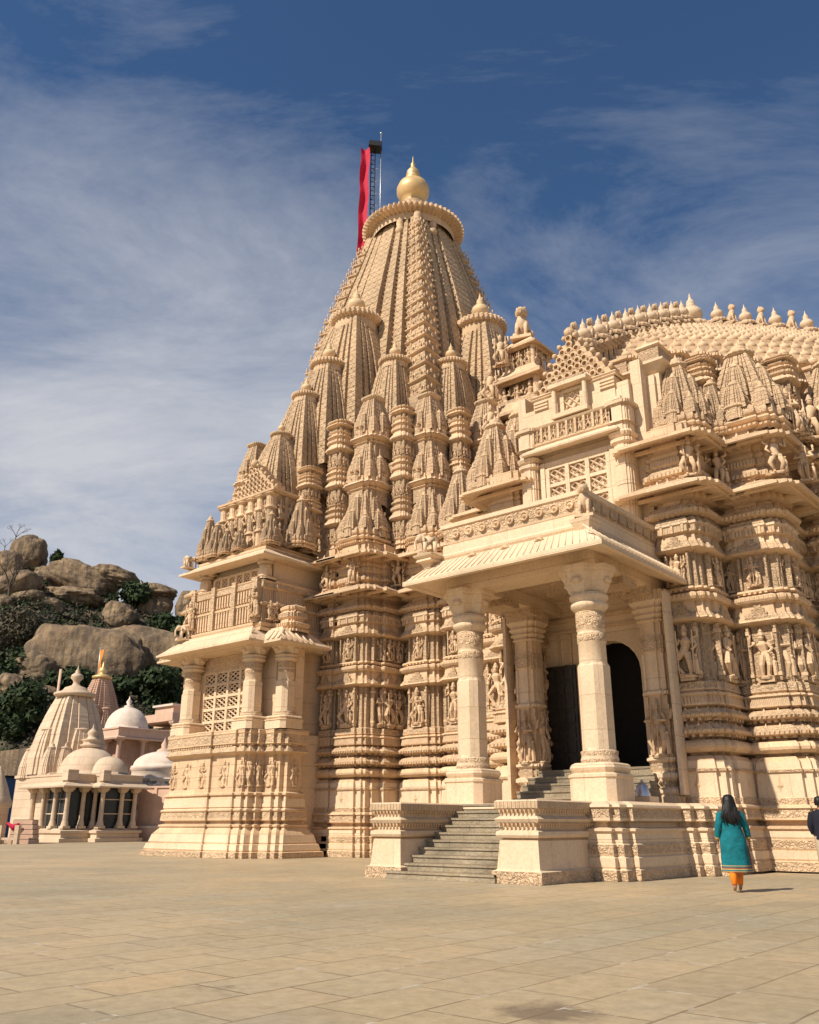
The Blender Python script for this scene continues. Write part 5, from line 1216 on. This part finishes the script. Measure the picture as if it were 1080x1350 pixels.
# ================================================================ people
M['skin']=plain('brown_skin',(.36,.19,.11),.55,0,8,.06,.05,.002)
M['hair']=plain('black_hair',(.010,.008,.008),.45,0,40,.4,.6,.01)
M['teal']=plain('teal_cotton',(.003,.13,.155),.85,0,7,.28,.9,.04)
M['band']=plain('gold_border',(.40,.28,.10),.7)
M['bandr']=plain('red_border',(.22,.05,.04),.8)
M['legging']=plain('orange_leggings',(.80,.20,.01),.8)
M['navy']=plain('navy_shirt',(.012,.012,.022),.85,0,5,.2,.4,.02)
M['khaki']=plain('khaki_trousers',(.36,.28,.19),.85)
def skin_body(name,verts,eds,root,parent,mat):
    me=bpy.data.meshes.new(name); me.from_pydata([v[:3] for v in verts],eds,[]); me.materials.append(M[mat])
    o=bpy.data.objects.new(name,me); C.objects.link(o); o.parent=parent
    md=o.modifiers.new('Skin','SKIN'); md.use_smooth_shade=True
    for i,v in enumerate(verts):
        r=v[3]; o.data.skin_vertices[0].data[i].radius=(r,v[4] if len(v)>4 else r)
    o.data.skin_vertices[0].data[root].use_root=True
    sb=o.modifiers.new('Sub','SUBSURF'); sb.levels=1; sb.render_levels=2
    return o
def hand(vs,es,wi,p,d,s):
    """adds five finger chains to wrist index wi; d = pointing direction"""
    d=Vector(d).normalized(); side=Vector((s,0,0))-d*d.x*s; side=Vector((0,1,0)).cross(d).normalized()*1.0
    pc=Vector(p)+d*.05; vs.append((*pc,.022,.013)); pi=len(vs)-1; es.append((wi,pi))
    fwd=Vector((0,1,0))
    for k,(o,l) in enumerate(((-.027,.055),(-.009,.068),(.009,.062),(.026,.046))):
        b=pc+side*0+fwd*o+d*.04; t1=b+d*l*.5; t2=t1+d*l*.4+side*.012
        vs.append((*b,.0085));vs.append((*t1,.008));vs.append((*t2,.0065)); n=len(vs); es+= [(pi,n-3),(n-3,n-2),(n-2,n-1)]
    b=pc+fwd*.03-d*.015; t=b+fwd*.03+d*.03; vs.append((*b,.010)); vs.append((*t,.0075)); n=len(vs); es+=[(pi,n-2),(n-2,n-1)]
def loft(mb,rings,mat,n=20,mats=None,fold=0,cap=False):
    rs=[]
    for k,(cx,cy,z,rx,ry) in enumerate(rings):
        r=[]
        for i in range(n):
            a=2*math.pi*i/n; f=1+fold*(k/len(rings))*math.sin(a*7+k*.15)
            r.append((cx+rx*f*math.cos(a),cy+ry*f*math.sin(a),z))
        rs.append(r)
    mb.rings(rs,mats,mat,cap,smooth=True)
wp=Vector((23.12,-18.42,0))
wm=empty('person',wp,'woman with long black hair in a teal kurta and orange leggings, walking away','person'); wm.rotation_euler=(0,0,A-R(12)); wm.scale=(1.02,)*3
# body: pelvis root 0, y+ is the direction she faces
V=[(0,0,.90,.135,.105),(0,0,1.02,.115,.085),(0,.01,1.16,.12,.09),(0,0,1.29,.13,.085),(0,-.005,1.37,.06,.055),(0,.0,1.43,.048,.048),(0,.01,1.50,.070,.078),(0,.015,1.56,.078,.09),(0,.005,1.62,.06,.07),
 (-.16,0,1.31,.052),(-.235,-.03,1.08,.04),(-.25,.06,.87,.03),(.16,0,1.31,.052),(.25,.02,1.08,.04),(.30,.13,.88,.030),
 (-.085,.01,.82,.095),(-.08,-.03,.50,.06),(-.075,-.20,.10,.035),(-.075,-.10,.035,.028),
 (.085,.02,.82,.095),(.07,.10,.48,.06),(.055,.08,.10,.036),(.055,.20,.03,.026)]
Ed=[(0,1),(1,2),(2,3),(3,4),(4,5),(5,6),(6,7),(7,8),(3,9),(9,10),(10,11),(3,12),(12,13),(13,14),(0,15),(15,16),(16,17),(17,18),(0,19),(19,20),(20,21),(21,22)]
hand(V,Ed,11,V[11][:3],(0.05,.25,-1),-1); hand(V,Ed,14,V[14][:3],(.1,.35,-1),1)
skin_body('body',V,Ed,0,wm,'skin')
mb=MB(); loft(mb,[(0,-.005,1.405,.07,.065),(0,0,1.375,.13,.085),(0,0,1.34,.185,.10),(0,0,1.27,.195,.12),(0,.01,1.18,.185,.125),(0,0,1.06,.178,.12),(0,0,.96,.205,.15),(0,0,.86,.228,.17),(0,0,.72,.232,.175),(0.005,.0,.55,.245,.18),(0.01,.0,.45,.25,.185),(0.01,.0,.435,.251,.186),(0.01,.0,.415,.254,.187),(0.01,.0,.395,.256,.188),(0.01,.0,.375,.259,.19),(0.01,.0,.355,.262,.192),(0.01,0,.34,.262,.192),(0.01,0,.33,.255,.185)],'teal',28,[None]*10+['band','teal','bandr','band','teal','band','bandr'],fold=.05)
for s,(sh_,el,wr) in ((-1,((-.125,0,1.345),(-.24,-.03,1.09),(-.252,.03,.93))),(1,((.125,0,1.345),(.255,.02,1.09),(.285,.09,.94)))):
    mb.tube([sh_,(sh_[0]*1.38,0,1.30),((sh_[0]+el[0])/2*1.08,(sh_[1]+el[1])/2,(sh_[2]+el[2])/2-.02),el,wr],[.05,.078,.070,.060,.052],12,'teal',cap=False); mb.tube([wr,(wr[0]*1.01,wr[1]+.01,wr[2]-.03)],[.053,.052],12,'band',cap=False)
mb.tube([(.235,.05,.78),(.25,.04,.60),(.245,.03,.36)],[.02,.035,.045],8,'bandr',flat=.5)
mb.build('kurta',wm)
mb=MB(); mb.tube([(-.08,-.01,.75),(-.08,-.03,.50),(-.08,-.14,.26),(-.075,-.195,.13)],[.10,.085,.062,.045],12,'legging'); mb.tube([(.08,.03,.75),(.07,.10,.48),(.065,.11,.28),(.055,.085,.12)],[.10,.085,.062,.046],12,'legging'); mb.build('leggings',wm)
mb=MB()
loft(mb,[(0,.0,1.665,.02,.02),(0,-.005,1.65,.07,.075),(0,-.01,1.61,.098,.10),(0,-.015,1.55,.107,.10),(0,-.04,1.48,.12,.09),(0,-.06,1.41,.135,.075),(-.01,-.08,1.33,.145,.06),(-.01,-.095,1.27,.13,.05),(0,-.10,1.21,.10,.04),(.005,-.10,1.16,.06,.03),(.01,-.095,1.12,.02,.02)],'hair',22,fold=.10)
rh=random.Random(2)
for k in range(26):
    x=rh.uniform(-.12,.12); mb.tube([(x*.7,-.05,1.58),(x,-.11,1.40),(x*1.25+rh.uniform(-.03,.03),-.135,1.27),(x*1.1+rh.uniform(-.05,.05),-.13,1.10+rh.uniform(0,.09))],[.02,.022,.016,.003],6,'hair')
mb.build('hair',wm)
mb=MB()
for s in (-1,1): mb.ball((s*.03,.095,1.555),.012,'dark',6,4); 
mb.tube([(0,.085,1.56),(0,.118,1.525),(0,.09,1.515)],[.008,.014,.008],6,'skin'); mb.tube([(-.022,.092,1.485),(0,.098,1.483),(.022,.092,1.485)],[.004,.008,.004],5,'bandr'); mb.build('face',wm)
# man at right edge
mp=at(1094,1150,20.3); mp.z=0
mn=empty('person',mp,'man in a dark navy jacket and khaki trousers cut off by the right picture edge','person'); mn.rotation_euler=(0,0,A-R(50))
V=[(0,0,.94,.13,.10),(0,0,1.08,.125,.095),(0,0,1.24,.14,.10),(0,0,1.37,.13,.085),(0,0,1.45,.06,.06),(0,0,1.50,.055,.055),(0,.01,1.57,.075,.085),(0,.015,1.63,.082,.095),(0,0,1.69,.065,.075),
 (-.18,0,1.38,.058),(-.25,-.02,1.13,.045),(-.24,.08,.92,.032),(.18,0,1.38,.058),(.25,-.02,1.13,.045),(.24,.08,.92,.032),
 (-.09,0,.86,.10),(-.1,.0,.50,.065),(-.1,-.02,.10,.045),(-.1,.10,.04,.04),(.09,0,.86,.10),(.1,.03,.50,.065),(.1,.0,.10,.045),(.1,.12,.04,.04)]
Ed=[(0,1),(1,2),(2,3),(3,4),(4,5),(5,6),(6,7),(7,8),(3,9),(9,10),(10,11),(3,12),(12,13),(13,14),(0,15),(15,16),(16,17),(17,18),(0,19),(19,20),(20,21),(21,22)]
hand(V,Ed,11,V[11][:3],(0,.2,-1),-1); hand(V,Ed,14,V[14][:3],(0,.2,-1),1)
skin_body('body',V,Ed,0,mn,'skin')
mb=MB(); loft(mb,[(0,0,1.48,.075,.07),(0,0,1.45,.15,.095),(0,0,1.41,.21,.12),(0,0,1.32,.215,.14),(0,0,1.15,.20,.14),(0,0,1.02,.195,.14),(0,0,.90,.20,.15),(0,0,.86,.20,.15)],'navy',24,fold=.02)
for s in (-1,1): mb.tube([(s*.18,0,1.40),(s*.235,-.01,1.26),(s*.26,-.02,1.12),(s*.25,.05,.98)],[.09,.082,.07,.058],12,'navy',cap=False)
mb.build('jacket',mn)
mb=MB()
for s,yk,ya in ((-1,0,-.02),(1,.03,0)): mb.tube([(s*.09,0,.92),(s*.1,yk,.5),(s*.1,ya,.08)],[.125,.10,.085],12,'khaki')
mb.build('trousers',mn)
mb=MB(); loft(mb,[(0,0,1.755,.03,.03),(0,-.005,1.73,.085,.09),(0,-.01,1.68,.10,.105),(0,-.02,1.62,.10,.095),(0,-.03,1.56,.085,.07)],'hair',18,fold=.03); mb.build('hair',mn)
mb=MB()
for s in (-1,1): mb.ball((s*.03,.105,1.63),.012,'dark',6,4)
mb.tube([(0,.095,1.63),(0,.13,1.595),(0,.1,1.585)],[.008,.015,.008],6,'skin'); mb.build('face',mn)
# ================================================================ sky, sun, camera
sc_=bpy.context.scene
W=bpy.data.worlds.new('World'); sc_.world=W; W.use_nodes=True; nt=W.node_tree; nt.nodes.clear()
SUN_AZ=math.atan2(-.20,-.98); EL=R(44)
out=N(nt,'ShaderNodeOutputWorld'); sky=N(nt,'ShaderNodeTexSky',sky_type='NISHITA',sun_disc=False,sun_elevation=EL,sun_rotation=SUN_AZ,altitude=300.0,air_density=1.0,dust_density=.15,ozone_density=4.5)
bg=N(nt,'ShaderNodeBackground'); bg.inputs[1].default_value=.080; hs=N(nt,'ShaderNodeHueSaturation',inp={'Saturation':1.10}); L(nt,sky.outputs[0],hs.inputs['Color']); L(nt,hs.outputs[0],bg.inputs[0])
tc=N(nt,'ShaderNodeTexCoord').outputs['Generated']
sp=N(nt,'ShaderNodeSeparateXYZ'); L(nt,tc,sp.inputs[0])
zz=math_(nt,'ADD',math_(nt,'MAXIMUM',sp.outputs[2],0.0),.22)
cb=N(nt,'ShaderNodeCombineXYZ'); L(nt,math_(nt,'DIVIDE',sp.outputs[0],zz),cb.inputs[0]); L(nt,math_(nt,'DIVIDE',sp.outputs[1],zz),cb.inputs[1])
mp_=N(nt,'ShaderNodeMapping',inp={'Rotation':(0,0,-A),'Location':(.3,.2,0)}); L(nt,cb.outputs[0],mp_.inputs[0])
mp2=N(nt,'ShaderNodeMapping',inp={'Rotation':(0,0,R(-28)),'Scale':(.85,1.45,1)}); L(nt,mp_.outputs[0],mp2.inputs[0])
n1=N(nt,'ShaderNodeTexNoise',inp={'Scale':1.5,'Detail':12.0,'Roughness':.66,'Distortion':.6}); L(nt,mp2.outputs[0],n1.inputs['Vector'])
n2=N(nt,'ShaderNodeTexNoise',inp={'Scale':.45,'Detail':3.0}); L(nt,mp_.outputs[0],n2.inputs['Vector'])
thr=math_(nt,'ADD',math_(nt,'MULTIPLY',n1.outputs[0],.7),math_(nt,'MULTIPLY',n2.outputs[0],.5))
low=math_(nt,'SUBTRACT',1.0,math_(nt,'MINIMUM',math_(nt,'MULTIPLY',math_(nt,'MAXIMUM',sp.outputs[2],0.0),1.55),1.0))
bk=(at(90,500,100)-Vector(CAM)).normalized()      # broad cloud bank low in the west
dt=N(nt,'ShaderNodeVectorMath',operation='DOT_PRODUCT'); L(nt,tc,dt.inputs[0]); dt.inputs[1].default_value=bk
bank=math_(nt,'MULTIPLY',math_(nt,'MAXIMUM',math_(nt,'SUBTRACT',dt.outputs['Value'],.90),0.0),1.9)
cov=math_(nt,'ADD',math_(nt,'ADD',thr,math_(nt,'MULTIPLY',low,.27)),bank)
cm_=ramp(nt,cov,[(.575,(0,0,0)),(.73,(.34,.34,.34)),(.98,(1,1,1))]).outputs[0]
bg2=N(nt,'ShaderNodeBackground'); bg2.inputs[0].default_value=(.43,.44,.475,1); bg2.inputs[1].default_value=1.15
mx=N(nt,'ShaderNodeMixShader'); L(nt,cm_,mx.inputs[0]); L(nt,bg.outputs[0],mx.inputs[1]); L(nt,bg2.outputs[0],mx.inputs[2]); L(nt,mx.outputs[0],out.inputs[0])
sl=bpy.data.lights.new('sun','SUN'); sl.energy=5.0; sl.angle=R(.53); sl.color=(1.0,.90,.76)
so=bpy.data.objects.new('sun',sl); C.objects.link(so)
dirv=Vector((-.20*math.cos(EL),-.98*math.cos(EL),math.sin(EL))); so.rotation_euler=dirv.to_track_quat('Z','Y').to_euler(); so.location=(0,-60,60)
cam=bpy.data.cameras.new('camera'); co=bpy.data.objects.new('camera',cam); C.objects.link(co)
co.location=CAM; co.rotation_euler=(R(90)+TH,0,A); cam.sensor_fit='VERTICAL'; cam.sensor_height=36; cam.lens=F/1350*36; cam.clip_end=3000; cam.clip_start=.05
sc_.camera=co
sc_.view_settings.view_transform='Standard'; sc_.view_settings.look='None'; sc_.view_settings.gamma=1; sc_.view_settings.exposure=.24
sc_.cycles.max_bounces=6; sc_.cycles.diffuse_bounces=4
